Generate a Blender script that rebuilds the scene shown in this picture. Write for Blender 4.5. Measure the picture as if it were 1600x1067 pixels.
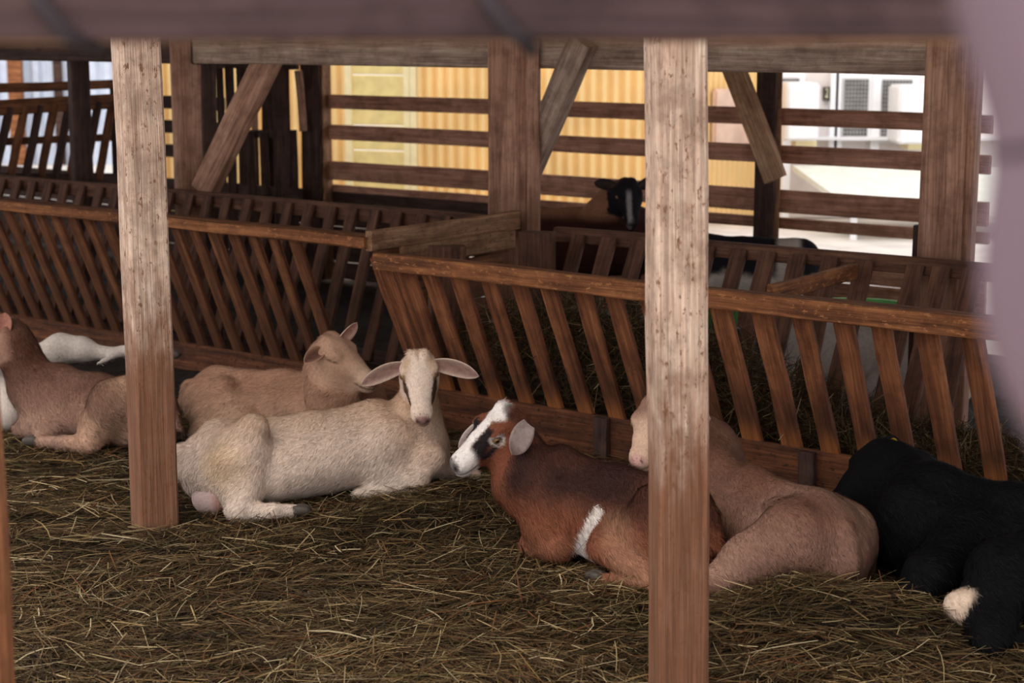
import bpy, bmesh, math, random
import numpy as np
from mathutils import Vector, Matrix

random.seed(7)
RNG = np.random.default_rng(11)
for o in list(bpy.data.objects):
    bpy.data.objects.remove(o)
scene = bpy.context.scene
COL = scene.collection

# ------------------------------------------------------------------ camera
FPX, CH = 2690.0, 1.6
TH = math.atan(483.5 / FPX)
cam_d = bpy.data.cameras.new('camera')
cam = bpy.data.objects.new('camera', cam_d)
COL.objects.link(cam)
cam.location = (0, 0, CH)
cam.rotation_euler = (math.pi / 2 - TH, 0, 0)
cam_d.sensor_width = 36.0
cam_d.lens = FPX / 1600.0 * 36.0
cam_d.clip_start = 0.05
cam_d.clip_end = 300
cam_d.dof.use_dof = True
cam_d.dof.focus_distance = 5.2
cam_d.dof.aperture_fstop = 4.3
scene.camera = cam

# ------------------------------------------------------------------ light
world = bpy.data.worlds.new('world')
scene.world = world
world.use_nodes = True
bg = world.node_tree.nodes['Background']
bg.inputs[0].default_value = (0.95, 0.95, 1.0, 1)
bg.inputs[1].default_value = 1.5
sun_d = bpy.data.lights.new('sun', 'SUN')
sun_d.energy = 1.3
sun_d.angle = math.radians(45)
sun_d.color = (1.0, 0.9, 0.76)
sun = bpy.data.objects.new('sun', sun_d)
COL.objects.link(sun)
sun.rotation_euler = Vector((0.30, 0.55, -0.95)).to_track_quat('-Z', 'Y').to_euler()
vs = scene.view_settings
vs.view_transform = 'Standard'
vs.look = 'None'
vs.exposure = 0.14
vs.gamma = 1.0
vs.use_curve_mapping = False

# ------------------------------------------------------------------ geometry helpers
CR = np.array([1.0, 0, 0])
CF = np.array([0, math.cos(TH), -math.sin(TH)])
CU = np.array([0, math.sin(TH), math.cos(TH)])
C0 = np.array([0, 0, CH])
AN = math.radians(38)
UV = np.array([math.cos(AN), -math.sin(AN), 0])      # along the hay racks
VV = np.array([math.sin(AN), math.cos(AN), 0])       # into the barn
ZV = np.array([0, 0, 1.0])


def ray(x, y):
    return (x - 800) / FPX * CR + (533.5 - y) / FPX * CU + CF


def atz(x, y, h=0.0):
    r = ray(x, y)
    return C0 + r * ((h - CH) / r[2])


def atY(x, y, Y):
    r = ray(x, y)
    return C0 + r * (Y / r[1])


def onv(x, y, v):
    r = ray(x, y)
    return C0 + r * (v / (r @ VV))


def W(u, v, z):
    return UV * u + VV * v + ZV * z


def s2l(c):
    c = np.asarray(c, float) / 255.0
    return np.where(c <= 0.04045, c / 12.92, ((c + 0.055) / 1.055) ** 2.4)


def lin(c):
    r = s2l(c)
    return (float(r[0]), float(r[1]), float(r[2]), 1.0)


def tag(o, label=None, cat=None, group=None, kind=None):
    if label: o['label'] = label
    if cat: o['category'] = cat
    if group: o['group'] = group
    if kind: o['kind'] = kind
    return o


def empty(name, loc):
    o = bpy.data.objects.new(name, None)
    o.empty_display_size = 0.1
    COL.objects.link(o)
    o.location = [float(a) for a in loc]
    return o


def root_loc(p):
    """world location of a translation-only parent chain"""
    l = Vector((0, 0, 0))
    while p is not None:
        l += p.matrix_basis.translation
        p = p.parent
    return l


def mesh_obj(name, verts, faces, mat, parent=None, smooth=False, mw=None, colors=None):
    me = bpy.data.meshes.new(name)
    me.from_pydata([tuple(map(float, v)) for v in verts], [], [tuple(map(int, f)) for f in faces])
    if mat is not None:
        me.materials.append(mat)
    if smooth:
        me.polygons.foreach_set('use_smooth', [True] * len(me.polygons))
    if colors is not None:
        a = me.color_attributes.new('Col', 'FLOAT_COLOR', 'POINT')
        c = np.ones((len(verts), 4), np.float32)
        c[:, :3] = colors
        a.data.foreach_set('color', c.ravel())
    me.update()
    o = bpy.data.objects.new(name, me)
    COL.objects.link(o)
    m = Matrix.Identity(4) if mw is None else mw
    if parent is not None:
        o.parent = parent
        m = Matrix.Translation(-root_loc(parent)) @ m
    o.matrix_basis = m
    return o


def big_mesh(name, verts, tris, mat, parent=None, colors=None, normals=None, smooth=False, nside=3):
    """fast numpy mesh in world coordinates; the parent is translation only"""
    verts = np.asarray(verts, np.float32)
    if parent is not None:
        verts = verts - np.array(root_loc(parent), np.float32)
    tris = np.asarray(tris, np.int32)
    me = bpy.data.meshes.new(name)
    nf = len(tris)
    me.vertices.add(len(verts))
    me.vertices.foreach_set('co', verts.ravel())
    me.loops.add(nf * nside)
    me.loops.foreach_set('vertex_index', tris.ravel())
    me.polygons.add(nf)
    me.polygons.foreach_set('loop_start', np.arange(0, nf * nside, nside, dtype=np.int32))
    me.polygons.foreach_set('use_smooth', np.full(nf, bool(smooth)))
    me.update(calc_edges=True)
    if colors is not None:
        a = me.color_attributes.new('Col', 'FLOAT_COLOR', 'POINT')
        c = np.ones((len(verts), 4), np.float32)
        c[:, :3] = colors
        a.data.foreach_set('color', c.ravel())
    if normals is not None:
        me.polygons.foreach_set('use_smooth', np.full(nf, True))
        me.normals_split_custom_set_from_vertices(np.asarray(normals, np.float32))
    me.materials.append(mat)
    o = bpy.data.objects.new(name, me)
    COL.objects.link(o)
    if parent is not None:
        o.parent = parent
    return o


def plank(name, p0, p1, w, t, mat, parent=None, wdir=(0, 0, 1), jit=0.003, bev=0.004, taper=1.0, segs=4, bow=0.0):
    """a timber from p0 to p1: w along wdir, t across; its own local X runs along the grain"""
    p0 = np.asarray(p0, float); p1 = np.asarray(p1, float)
    x = p1 - p0
    L = np.linalg.norm(x); x = x / L
    y = np.asarray(wdir, float); y = y - x * (y @ x); y /= np.linalg.norm(y)
    z = np.cross(x, y)
    bm = bmesh.new()
    rings = []
    r = random.Random('%.3f %.3f %.3f %s' % (p0[0], p1[1], p1[2], name))
    for i in range(segs + 1):
        f = i / segs
        k = 1 + (taper - 1) * f
        oy, oz = r.uniform(-jit, jit), r.uniform(-jit, jit) + bow * math.sin(math.pi * f)
        b = min(bev, t * 0.3, w * 0.3)
        ring = []
        hw, ht = w / 2 * k, t / 2 * k
        for (a, c) in ((-hw + b, -ht), (hw - b, -ht), (hw, -ht + b), (hw, ht - b), (hw - b, ht), (-hw + b, ht), (-hw, ht - b), (-hw, -ht + b)):
            ring.append(bm.verts.new((L * f, a + oy + r.uniform(-jit, jit) * .35, c + oz + r.uniform(-jit, jit) * .35)))
        rings.append(ring)
    for i in range(segs):
        for j in range(8):
            bm.faces.new((rings[i][j], rings[i][(j + 1) % 8], rings[i + 1][(j + 1) % 8], rings[i + 1][j]))
    bm.faces.new(rings[0][::-1]); bm.faces.new(rings[-1])
    me = bpy.data.meshes.new(name)
    bm.to_mesh(me); bm.free()
    me.materials.append(mat)
    o = bpy.data.objects.new(name, me)
    COL.objects.link(o)
    m = Matrix(((x[0], y[0], z[0], p0[0]), (x[1], y[1], z[1], p0[1]), (x[2], y[2], z[2], p0[2]), (0, 0, 0, 1)))
    if parent is not None:
        o.parent = parent
        m = Matrix.Translation(-root_loc(parent)) @ m
    o.matrix_basis = m
    return o


def tube(name, pts, rad, mat, parent=None, n=14, colors=None):
    pts = [np.asarray(p, float) for p in pts]
    if not hasattr(rad, '__len__'):
        rad = [rad] * len(pts)
    V, Fc = [], []
    for i, p in enumerate(pts):
        d = pts[min(i + 1, len(pts) - 1)] - pts[max(i - 1, 0)]
        d /= np.linalg.norm(d)
        a = np.cross(d, [0.3, 0.2, 0.93] if abs(d[2]) < .8 else [1, 0.1, 0]); a /= np.linalg.norm(a)
        b = np.cross(d, a)
        for j in range(n):
            an = 2 * math.pi * j / n
            V.append(p + (a * math.cos(an) + b * math.sin(an)) * rad[i])
    for i in range(len(pts) - 1):
        for j in range(n):
            Fc.append((i * n + j, i * n + (j + 1) % n, (i + 1) * n + (j + 1) % n, (i + 1) * n + j))
    Fc.append(tuple(range(n))[::-1]); Fc.append(tuple(range((len(pts) - 1) * n, len(pts) * n)))
    return mesh_obj(name, V, Fc, mat, parent, smooth=True)


def boxm(name, c, size, mat, parent=None, rot=0.0, bev=0.0):
    """box with centre c, size along (rot-x, rot-y, z)"""
    bm = bmesh.new()
    bmesh.ops.create_cube(bm, size=1)
    for v in bm.verts:
        v.co = Vector((v.co.x * size[0], v.co.y * size[1], v.co.z * size[2]))
    if bev:
        bmesh.ops.bevel(bm, geom=list(bm.edges), offset=bev, segments=2, affect='EDGES')
    me = bpy.data.meshes.new(name)
    bm.to_mesh(me); bm.free()
    me.materials.append(mat)
    o = bpy.data.objects.new(name, me)
    COL.objects.link(o)
    m = Matrix.Translation(Vector([float(a) for a in c])) @ Matrix.Rotation(rot, 4, 'Z')
    if parent is not None:
        o.parent = parent
        m = Matrix.Translation(-root_loc(parent)) @ m
    o.matrix_basis = m
    return o


# ------------------------------------------------------------------ materials
def nodes(name):
    m = bpy.data.materials.new(name)
    m.use_nodes = True
    nt = m.node_tree
    return m, nt, nt.nodes['Principled BSDF']


def N(nt, t, **kw):
    n = nt.nodes.new(t)
    for k, v in kw.items():
        setattr(n, k, v)
    return n


def ramp(nt, fac, stops):
    r = N(nt, 'ShaderNodeValToRGB')
    e = r.color_ramp.elements
    while len(e) < len(stops):
        e.new(0.5)
    for el, (p, c) in zip(e, stops):
        el.position = p
        el.color = c
    nt.links.new(fac, r.inputs[0])
    return r.outputs[0]


def wood(name, dark, mid, light, wear=None, rough=0.75, bump=0.35, spots=None, stretch=1.3, fine_lo=.62):
    """wear = (z_low, z_high, colour): a soiled / worn band between the two heights with a ragged edge"""
    m, nt, b = nodes(name)
    L = nt.links.new
    tc = N(nt, 'ShaderNodeTexCoord')
    oi = N(nt, 'ShaderNodeObjectInfo')
    mul = N(nt, 'ShaderNodeVectorMath', operation='SCALE')
    mul.inputs[0].default_value = (37, 19, 23)
    L(oi.outputs['Random'], mul.inputs['Scale'])
    add = N(nt, 'ShaderNodeVectorMath', operation='ADD')
    L(tc.outputs['Object'], add.inputs[0]); L(mul.outputs[0], add.inputs[1])
    mp = N(nt, 'ShaderNodeMapping'); mp.inputs['Scale'].default_value = (stretch, 16, 16)
    L(add.outputs[0], mp.inputs[0])
    n1 = N(nt, 'ShaderNodeTexNoise'); n1.inputs['Scale'].default_value = 1.6
    n1.inputs['Detail'].default_value = 7; n1.inputs['Roughness'].default_value = .65; n1.inputs['Distortion'].default_value = .5
    L(mp.outputs[0], n1.inputs[0])
    col = ramp(nt, n1.outputs[0], [(0.28, lin(dark)), (0.5, lin(mid)), (0.72, lin(light))])
    # growth rings
    mp2 = N(nt, 'ShaderNodeMapping'); mp2.inputs['Scale'].default_value = (1.5, 60, 60)
    L(add.outputs[0], mp2.inputs[0])
    n2 = N(nt, 'ShaderNodeTexNoise'); n2.inputs['Scale'].default_value = 2.2; n2.inputs['Detail'].default_value = 4
    n2.inputs['Distortion'].default_value = .8
    L(mp2.outputs[0], n2.inputs[0])
    fine = ramp(nt, n2.outputs[0], [(0.36, (fine_lo, fine_lo * .97, fine_lo * .94, 1)), (0.62, (1.12, 1.1, 1.08, 1))])
    mx = N(nt, 'ShaderNodeMixRGB', blend_type='MULTIPLY'); mx.inputs[0].default_value = .85
    L(col, mx.inputs[1]); L(fine, mx.inputs[2])
    out = mx.outputs[0]
    # blotches / soiling, plain 3D
    n3 = N(nt, 'ShaderNodeTexNoise'); n3.inputs['Scale'].default_value = 9; n3.inputs['Detail'].default_value = 6
    n3.inputs['Roughness'].default_value = .7
    L(add.outputs[0], n3.inputs[0])
    bl = ramp(nt, n3.outputs[0], [(0.4, (0.5, 0.46, 0.44, 1)), (0.55, (1, 1, 1, 1))])
    mx2 = N(nt, 'ShaderNodeMixRGB', blend_type='MULTIPLY'); mx2.inputs[0].default_value = .6
    L(out, mx2.inputs[1]); L(bl, mx2.inputs[2])
    out = mx2.outputs[0]
    if spots:
        n4 = N(nt, 'ShaderNodeTexNoise'); n4.inputs['Scale'].default_value = 60; n4.inputs['Detail'].default_value = 5
        n4.inputs['Roughness'].default_value = .75
        mp4 = N(nt, 'ShaderNodeMapping'); mp4.inputs['Scale'].default_value = (.45, 1, 1)
        L(add.outputs[0], mp4.inputs[0]); L(mp4.outputs[0], n4.inputs[0])
        sf = ramp(nt, n4.outputs[0], [(0.57, (0, 0, 0, 1)), (0.62, (1, 1, 1, 1))])
        ms = N(nt, 'ShaderNodeMixRGB'); L(sf, ms.inputs[0]); L(out, ms.inputs[1]); ms.inputs[2].default_value = lin(spots)
        out = ms.outputs[0]
    for wr in (wear or []):
        z0, z1, wc, amt = wr
        geo = N(nt, 'ShaderNodeNewGeometry')
        sx = N(nt, 'ShaderNodeSeparateXYZ'); L(geo.outputs['Position'], sx.inputs[0])
        nn = N(nt, 'ShaderNodeMath', operation='MULTIPLY_ADD')
        L(n1.outputs[0], nn.inputs[0]); nn.inputs[1].default_value = .9 * abs(z1 - z0) + .1; L(sx.outputs[2], nn.inputs[2])
        mr = N(nt, 'ShaderNodeMapRange'); mr.interpolation_type = 'SMOOTHSTEP'
        o_ = .5 * (.9 * abs(z1 - z0) + .1)
        mr.inputs[1].default_value = z0 + o_; mr.inputs[2].default_value = z1 + o_
        mr.inputs[3].default_value = amt; mr.inputs[4].default_value = 0.0
        L(nn.outputs[0], mr.inputs[0])
        # keep the grain: multiply the wear colour by the fine grain
        mg = N(nt, 'ShaderNodeMixRGB', blend_type='MULTIPLY'); mg.inputs[0].default_value = .8
        mg.inputs[1].default_value = lin(wc); L(fine, mg.inputs[2])
        mw_ = N(nt, 'ShaderNodeMixRGB'); L(mr.outputs[0], mw_.inputs[0]); L(out, mw_.inputs[1]); L(mg.outputs[0], mw_.inputs[2])
        out = mw_.outputs[0]
    L(out, b.inputs['Base Color'])
    b.inputs['Roughness'].default_value = rough
    b.inputs['Specular IOR Level'].default_value = .25
    bp = N(nt, 'ShaderNodeBump'); bp.inputs['Strength'].default_value = bump; bp.inputs['Distance'].default_value = .01
    L(n2.outputs[0], bp.inputs['Height']); L(bp.outputs[0], b.inputs['Normal'])
    return m


def plain(name, c, rough=.6, metal=0.0, noise=0.12, scale=8.0, spec=.3, bump=0.0):
    m, nt, b = nodes(name)
    L = nt.links.new
    tc = N(nt, 'ShaderNodeTexCoord')
    n1 = N(nt, 'ShaderNodeTexNoise'); n1.inputs['Scale'].default_value = scale; n1.inputs['Detail'].default_value = 5
    L(tc.outputs['Object'], n1.inputs[0])
    c = np.array(c, float)
    col = ramp(nt, n1.outputs[0], [(.3, lin(np.clip(c * (1 - noise), 0, 255))), (.7, lin(np.clip(c * (1 + noise), 0, 255)))])
    L(col, b.inputs['Base Color'])
    b.inputs['Roughness'].default_value = rough
    b.inputs['Metallic'].default_value = metal
    b.inputs['Specular IOR Level'].default_value = spec
    if bump:
        bp = N(nt, 'ShaderNodeBump'); bp.inputs['Strength'].default_value = bump; bp.inputs['Distance'].default_value = .02
        L(n1.outputs[0], bp.inputs['Height']); L(bp.outputs[0], b.inputs['Normal'])
    return m


def vcol(name, rough=.8, spec=.15, sheen=0.0, bump=0.0, bscale=60, trans=0.0):
    m, nt, b = nodes(name)
    L = nt.links.new
    a = N(nt, 'ShaderNodeVertexColor'); a.layer_name = 'Col'
    out = a.outputs[0]
    if bump:
        tc = N(nt, 'ShaderNodeTexCoord')
        n1 = N(nt, 'ShaderNodeTexNoise'); n1.inputs['Scale'].default_value = bscale; n1.inputs['Detail'].default_value = 6
        n1.inputs['Roughness'].default_value = .7
        L(tc.outputs['Object'], n1.inputs[0])
        bp = N(nt, 'ShaderNodeBump'); bp.inputs['Strength'].default_value = bump; bp.inputs['Distance'].default_value = .01
        L(n1.outputs[0], bp.inputs['Height']); L(bp.outputs[0], b.inputs['Normal'])
        v = ramp(nt, n1.outputs[0], [(.3, (.78, .77, .75, 1)), (.7, (1.12, 1.12, 1.12, 1))])
        mx = N(nt, 'ShaderNodeMixRGB', blend_type='MULTIPLY'); mx.inputs[0].default_value = 1
        L(out, mx.inputs[1]); L(v, mx.inputs[2]); out = mx.outputs[0]
    L(out, b.inputs['Base Color'])
    b.inputs['Roughness'].default_value = rough
    b.inputs['Specular IOR Level'].default_value = spec
    if sheen:
        b.inputs['Sheen Weight'].default_value = sheen
    return m


M = {}
M['rack'] = wood('rack_wood', (74, 44, 28), (134, 82, 52), (176, 114, 74), wear=[(.16, .5, (70, 43, 31), .78), (.15, .27, (176, 108, 60), .85)])
M['rack_rail'] = wood('rack_rail_wood', (84, 50, 30), (142, 88, 52), (180, 120, 74), spots=(172, 114, 70))
M['rack_left'] = wood('rack_left_wood', (70, 44, 30), (122, 76, 48), (156, 104, 66), wear=[(.2, .6, (92, 58, 38), .6)])
M['rack_back'] = wood('rack_back_wood', (62, 40, 30), (104, 70, 52), (132, 92, 70))
M['board'] = wood('trough_board_wood', (58, 34, 22), (104, 62, 38), (150, 94, 58), spots=(48, 30, 20))
M['post_front'] = wood('front_post_wood', (182, 148, 126), (212, 182, 160), (230, 206, 186), wear=[(.5, .92, (120, 76, 50), .92)], spots=(128, 92, 70), bump=.5, stretch=4.0)
M['post_mid'] = wood('post_wood', (132, 94, 76), (186, 140, 114), (208, 166, 140), wear=[(.6, 1.1, (118, 80, 58), .6)])
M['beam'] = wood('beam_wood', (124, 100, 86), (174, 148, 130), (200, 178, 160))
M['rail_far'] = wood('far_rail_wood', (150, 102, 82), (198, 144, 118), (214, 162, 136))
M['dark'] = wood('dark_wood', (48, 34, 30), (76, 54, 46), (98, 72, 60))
M['plank_pale'] = wood('pale_plank_wood', (112, 78, 56), (158, 116, 84), (188, 150, 116), spots=(98, 64, 44))
M['plank_light'] = wood('light_plank_wood', (150, 112, 84), (198, 156, 120), (222, 184, 150))
M['fore'] = wood('foreground_rail_wood', (56, 42, 42), (72, 54, 54), (86, 66, 62))
M['fore_post'] = wood('foreground_post_wood', (90, 52, 32), (150, 96, 60), (186, 130, 86))
M['pipe'] = plain('painted_pipe', (108, 88, 97), rough=.5, noise=.06, spec=.4)
M['wire'] = plain('dark_wire', (48, 38, 42), rough=.6)
M['straw'] = vcol('straw', rough=.75, spec=.2)
M['fur'] = vcol('goat_coat', rough=.85, spec=.12, bump=.16, bscale=90)
M['hair'] = vcol('goat_hair', rough=.7, spec=.18)
M['hoof'] = plain('hoof_horn', (74, 66, 58), rough=.5)
M['eye'] = plain('goat_eye', (112, 82, 44), rough=.12, spec=.6)
M['pupil'] = plain('goat_pupil', (12, 10, 10), rough=.1, spec=.6)
M['udder'] = plain('udder_skin', (196, 150, 138), rough=.6, noise=.2, scale=30)
M['tag'] = plain('yellow_tag', (222, 170, 40), rough=.4)
M['litter'] = plain('trampled_litter', (34, 26, 19), rough=.95, noise=.5, scale=25, bump=.6)
M['yard'] = plain('pale_yard', (206, 198, 190), rough=.9, noise=.08, scale=3)
M['yellow'] = plain('yellow_corrugated', (240, 206, 144), rough=.55, noise=.05, scale=2)
M['yellow_edge'] = plain('yellow_trim', (244, 208, 140), rough=.55, noise=.04)
M['cream'] = plain('cream_boards', (226, 206, 142), rough=.6, noise=.05)
M['cream_line'] = plain('cream_frame', (236, 222, 176), rough=.6, noise=.03)
M['white'] = plain('white_paint', (226, 218, 214), rough=.5, noise=.03)
M['white2'] = plain('white_cabinet', (240, 240, 242), rough=.35, noise=.02)
M['glass'] = plain('dark_window_glass', (92, 94, 96), rough=.15, noise=.2, spec=.6)
M['mesh'] = plain('window_mesh', (176, 172, 166), rough=.5)
M['tarp'] = plain('pale_awning', (214, 216, 206), rough=.6, noise=.03)
M['blue'] = plain('pale_blue_sheet', (196, 206, 222), rough=.5, noise=.04)
M['green'] = plain('green_tub', (120, 190, 110), rough=.45)
M['plaque'] = plain('dark_plaque', (70, 66, 52), rough=.5)
M['plaque_text'] = plain('plaque_figure', (214, 206, 176), rough=.5)
M['stone'] = plain('pink_stone', (222, 194, 176), rough=.8, noise=.08, scale=5)
M['roof'] = wood('roof_boards', (70, 52, 42), (104, 80, 64), (128, 100, 82))

# ------------------------------------------------------------------ noise in numpy
def vnoise(p, seed=0):
    p = np.asarray(p, float)
    i = np.floor(p).astype(np.int64); f = p - i
    f = f * f * (3 - 2 * f)
    r = 0.0
    for dx in (0, 1):
        for dy in (0, 1):
            for dz in (0, 1):
                h = (i[..., 0] + dx) * 374761393 + (i[..., 1] + dy) * 668265263 + (i[..., 2] + dz) * 2147483647 + seed * 1274126177
                h = (h ^ (h >> 13)) * 1274126177
                h = ((h ^ (h >> 16)) & 0xffffff) / float(0xffffff)
                w = (f[..., 0] if dx else 1 - f[..., 0]) * (f[..., 1] if dy else 1 - f[..., 1]) * (f[..., 2] if dz else 1 - f[..., 2])
                r = r + h * w
    return r


def fbm(p, seed=0, octaves=3):
    p = np.asarray(p, float); a, t, s = 1.0, 0.0, 0.0
    for o in range(octaves):
        t = t + a * vnoise(p * (2 ** o), seed + o); s += a; a *= .5
    return t / s


# ------------------------------------------------------------------ ground and bedding
MOUNDS = []
for (px, py, amp, rad) in ((1255, 955, .085, .2), (1160, 985, .05, .16), (1350, 985, .06, .2), (1440, 975, .05, .13), (960, 940, .035, .2), (620, 800, .03, .18), (720, 770, .035, .2), (150, 730, .02, .3), (243, 842, .03, .13)):
    c = atz(px, py, 0.03)
    MOUNDS.append((c[0], c[1], amp, rad))


def gh(x, y):
    x = np.asarray(x, float); y = np.asarray(y, float)
    z = (fbm(np.stack([x * 2.3, y * 2.3, x * 0 + .5], -1), 3) - .5) * .05 + (vnoise(np.stack([x * 9, y * 9, x * 0], -1), 5) - .5) * .018
    for (cx, cy, a, r) in MOUNDS:
        z = z + a * np.exp(-((x - cx) ** 2 + (y - cy) ** 2) / (r * r))
    return z


def grid_mesh(name, us, vs_, fn, mat):
    U_, V_ = np.meshgrid(us, vs_, indexing='ij')
    P = fn(U_, V_).reshape(-1, 3)
    n, m_ = len(us), len(vs_)
    idx = np.arange(n * m_).reshape(n, m_)
    q = np.stack([idx[:-1, :-1], idx[1:, :-1], idx[1:, 1:], idx[:-1, 1:]], -1).reshape(-1, 4)
    return big_mesh(name, P, q, mat, smooth=True, nside=4)


def floor_fn(U_, V_):
    x = U_ * UV[0] + V_ * VV[0]; y = U_ * UV[1] + V_ * VV[1]
    return np.stack([x, y, gh(x, y) - .02], -1)


fl = grid_mesh('floor', np.linspace(-17, 4, 330), np.linspace(1.2, 8.3, 130), floor_fn, M['litter'])
tag(fl, kind='structure')
yd = mesh_obj('yard_ground', [(-60, -20, -.06), (60, -20, -.06), (60, 80, -.06), (-60, 80, -.06)], [(0, 1, 2, 3)], M['yard'])
tag(yd, 'pale trodden yard ground outside the goat barn', 'ground', kind='structure')


def ribbons(n, cen, length, width, azim, pitch, bend, roll, col, name, parent=None, kind='stuff'):
    """n bent flat stalks, 4 rings of 2 points"""
    t = np.linspace(-.5, .5, 4)
    d = np.stack([np.cos(azim) * np.cos(pitch), np.sin(azim) * np.cos(pitch), np.sin(pitch)], -1)
    s = np.stack([-np.sin(azim), np.cos(azim), np.zeros(n)], -1)
    upv = np.cross(d, s)
    wdir = s * np.cos(roll)[:, None] + upv * np.sin(roll)[:, None]
    bdir = s * np.cos(roll * 3.1)[:, None] + upv * np.abs(np.sin(roll * 3.1))[:, None] * .6
    P = np.zeros((n, 4, 2, 3))
    for i, tt in enumerate(t):
        c = cen + d * (length * tt)[:, None] + bdir * (bend * length * (1 - 4 * tt * tt))[:, None]
        wv = wdir * (width * (.5 if i in (1, 2) else .36))[:, None]
        P[:, i, 0] = c - wv; P[:, i, 1] = c + wv
    base = np.arange(n)[:, None] * 8
    q = []
    for i in range(3):
        q.append(np.stack([base[:, 0] + 2 * i, base[:, 0] + 2 * i + 1, base[:, 0] + 2 * i + 3, base[:, 0] + 2 * i + 2], -1))
    q = np.stack(q, 1).reshape(-1, 4)
    C = np.repeat(col, 8, axis=0)
    o = big_mesh(name, P.reshape(-1, 3), q, M['straw'], parent, colors=C, nside=4)
    return o


def straw_colors(n, bright=1.0):
    pal = s2l(np.array([(76, 56, 36), (96, 72, 44), (118, 92, 58), (98, 86, 52), (140, 112, 72), (178, 150, 104), (212, 188, 142), (132, 84, 50), (60, 44, 30)]))
    w = np.array([.17, .19, .17, .12, .13, .08, .035, .05, .055]); w /= w.sum()
    k = RNG.choice(len(pal), n, p=w)
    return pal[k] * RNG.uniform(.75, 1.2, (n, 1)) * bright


def bed_strands():
    # density falls off with distance; only in front of and a little under the racks
    parts = []
    n = 150000
    Y = 3.3 + (RNG.random(n) ** 1.35) * 4.2
    X = (RNG.random(n) - .5) * (Y * .66 + .3)
    v = X * VV[0] + Y * VV[1]
    keep = (v < 5.55)
    X, Y = X[keep], Y[keep]
    n = len(X)
    patch = fbm(np.stack([X * 3.1, Y * 3.1, X * 0], -1), 21)
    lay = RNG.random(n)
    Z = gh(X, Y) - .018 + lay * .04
    L = RNG.gamma(3.2, .032, n).clip(.035, .34)
    wd = RNG.uniform(.0012, .0032, n) * (1 + .8 * (RNG.random(n) > .96))
    # locally combed directions with plenty of scatter
    az = fbm(np.stack([X * 1.7, Y * 1.7, X * 0 + 3], -1), 9) * 5.2 - 2.4 + RNG.normal(0, .75, n)
    pit = RNG.normal(0, .13, n) + (RNG.random(n) > .97) * RNG.uniform(.1, .7, n)
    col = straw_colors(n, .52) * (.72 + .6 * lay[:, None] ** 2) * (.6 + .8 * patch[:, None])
    # a sprinkling of long pale stalks lying on top
    m_ = 1700
    Y2 = 3.3 + RNG.random(m_) ** 1.2 * 3.4; X2 = (RNG.random(m_) - .5) * (Y2 * .66 + .3)
    k2 = X2 * VV[0] + Y2 * VV[1] < 5.3; X2, Y2 = X2[k2], Y2[k2]; m_ = len(X2)
    X = np.concatenate([X, X2]); Y = np.concatenate([Y, Y2]); Z = np.concatenate([Z, gh(X2, Y2) + RNG.uniform(.016, .03, m_)])
    L = np.concatenate([L, RNG.uniform(.05, .22, m_)]); wd = np.concatenate([wd, RNG.uniform(.002, .004, m_)])
    az = np.concatenate([az, RNG.uniform(0, 6.28, m_)]); pit = np.concatenate([pit, RNG.normal(0, .1, m_)])
    pal2 = s2l(np.array([(176, 146, 96), (198, 172, 124), (150, 118, 70), (214, 192, 150)]))
    col = np.concatenate([col, pal2[RNG.integers(0, 4, m_)] * RNG.uniform(.35, .7, (m_, 1))]); n = len(X)
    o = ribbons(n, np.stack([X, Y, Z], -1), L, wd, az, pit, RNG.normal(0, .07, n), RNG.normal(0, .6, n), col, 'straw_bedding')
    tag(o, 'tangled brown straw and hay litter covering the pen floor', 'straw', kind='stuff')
    return o


bed_strands()

# ------------------------------------------------------------------ roof that shades the pen
rf = empty('ceiling', W(-4, 5.5, 2.15)); tag(rf, kind='structure')
ru0, ru1, rv0, rv1 = -14.0, 4.0, 3.1, 9.4
nb = 28
for i in range(nb):
    a = rv0 + (rv1 - rv0) * i / nb; b_ = rv0 + (rv1 - rv0) * (i + 1) / nb
    plank('board', W(ru0, (a + b_) / 2, 2.26), W(ru1, (a + b_) / 2, 2.26), b_ - a + .012, .025, M['roof'], rf, wdir=VV, jit=.001, segs=1)

# ------------------------------------------------------------------ posts, beams, braces


def post(name, base, top, w, t, mat, face, label, cat='post', group=None, parent=None):
    o = plank(name, base, top, w, t, mat, parent, wdir=face, jit=.0035, bev=.008, segs=7)
    if parent is None:
        tag(o, label, cat, group)
    return o


def toward(p, off):
    """horizontal direction along the face of a post whose broad face looks at the camera turned by off degrees"""
    d = -np.array([p[0], p[1], 0.0]); d /= np.linalg.norm(d)
    a = math.radians(off)
    n = np.array([d[0] * math.cos(a) - d[1] * math.sin(a), d[0] * math.sin(a) + d[1] * math.cos(a), 0])
    return np.array([-n[1], n[0], 0])


P1 = atz(243, 832, 0.0)
P1t = atY(214, 70, P1[1]); 
P1x = P1 + (P1t - P1) / (P1t[2]) * 2.24
post('timber_post', P1 - ZV * .08, P1x, .127, .127, M['post_front'], toward(P1, 15), 'pale worn post with browned foot standing in the straw by the cream goat')
P2 = atz(1062, 1095, 0.0)
P2t = atY(1056, 70, P2[1])
P2x = P2 + (P2t - P2) / P2t[2] * 2.24
post('timber_post', P2 - ZV * .08, P2x, .123, .123, M['post_front'], toward(P2, 14), 'pale worn post standing in front of the red-brown goat')

MV = 6.39
zb, zt_ = 1.435, 1.63
# main beam over the middle posts
def mpost(px, py):
    q = onv(px, py, MV); return q


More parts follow.
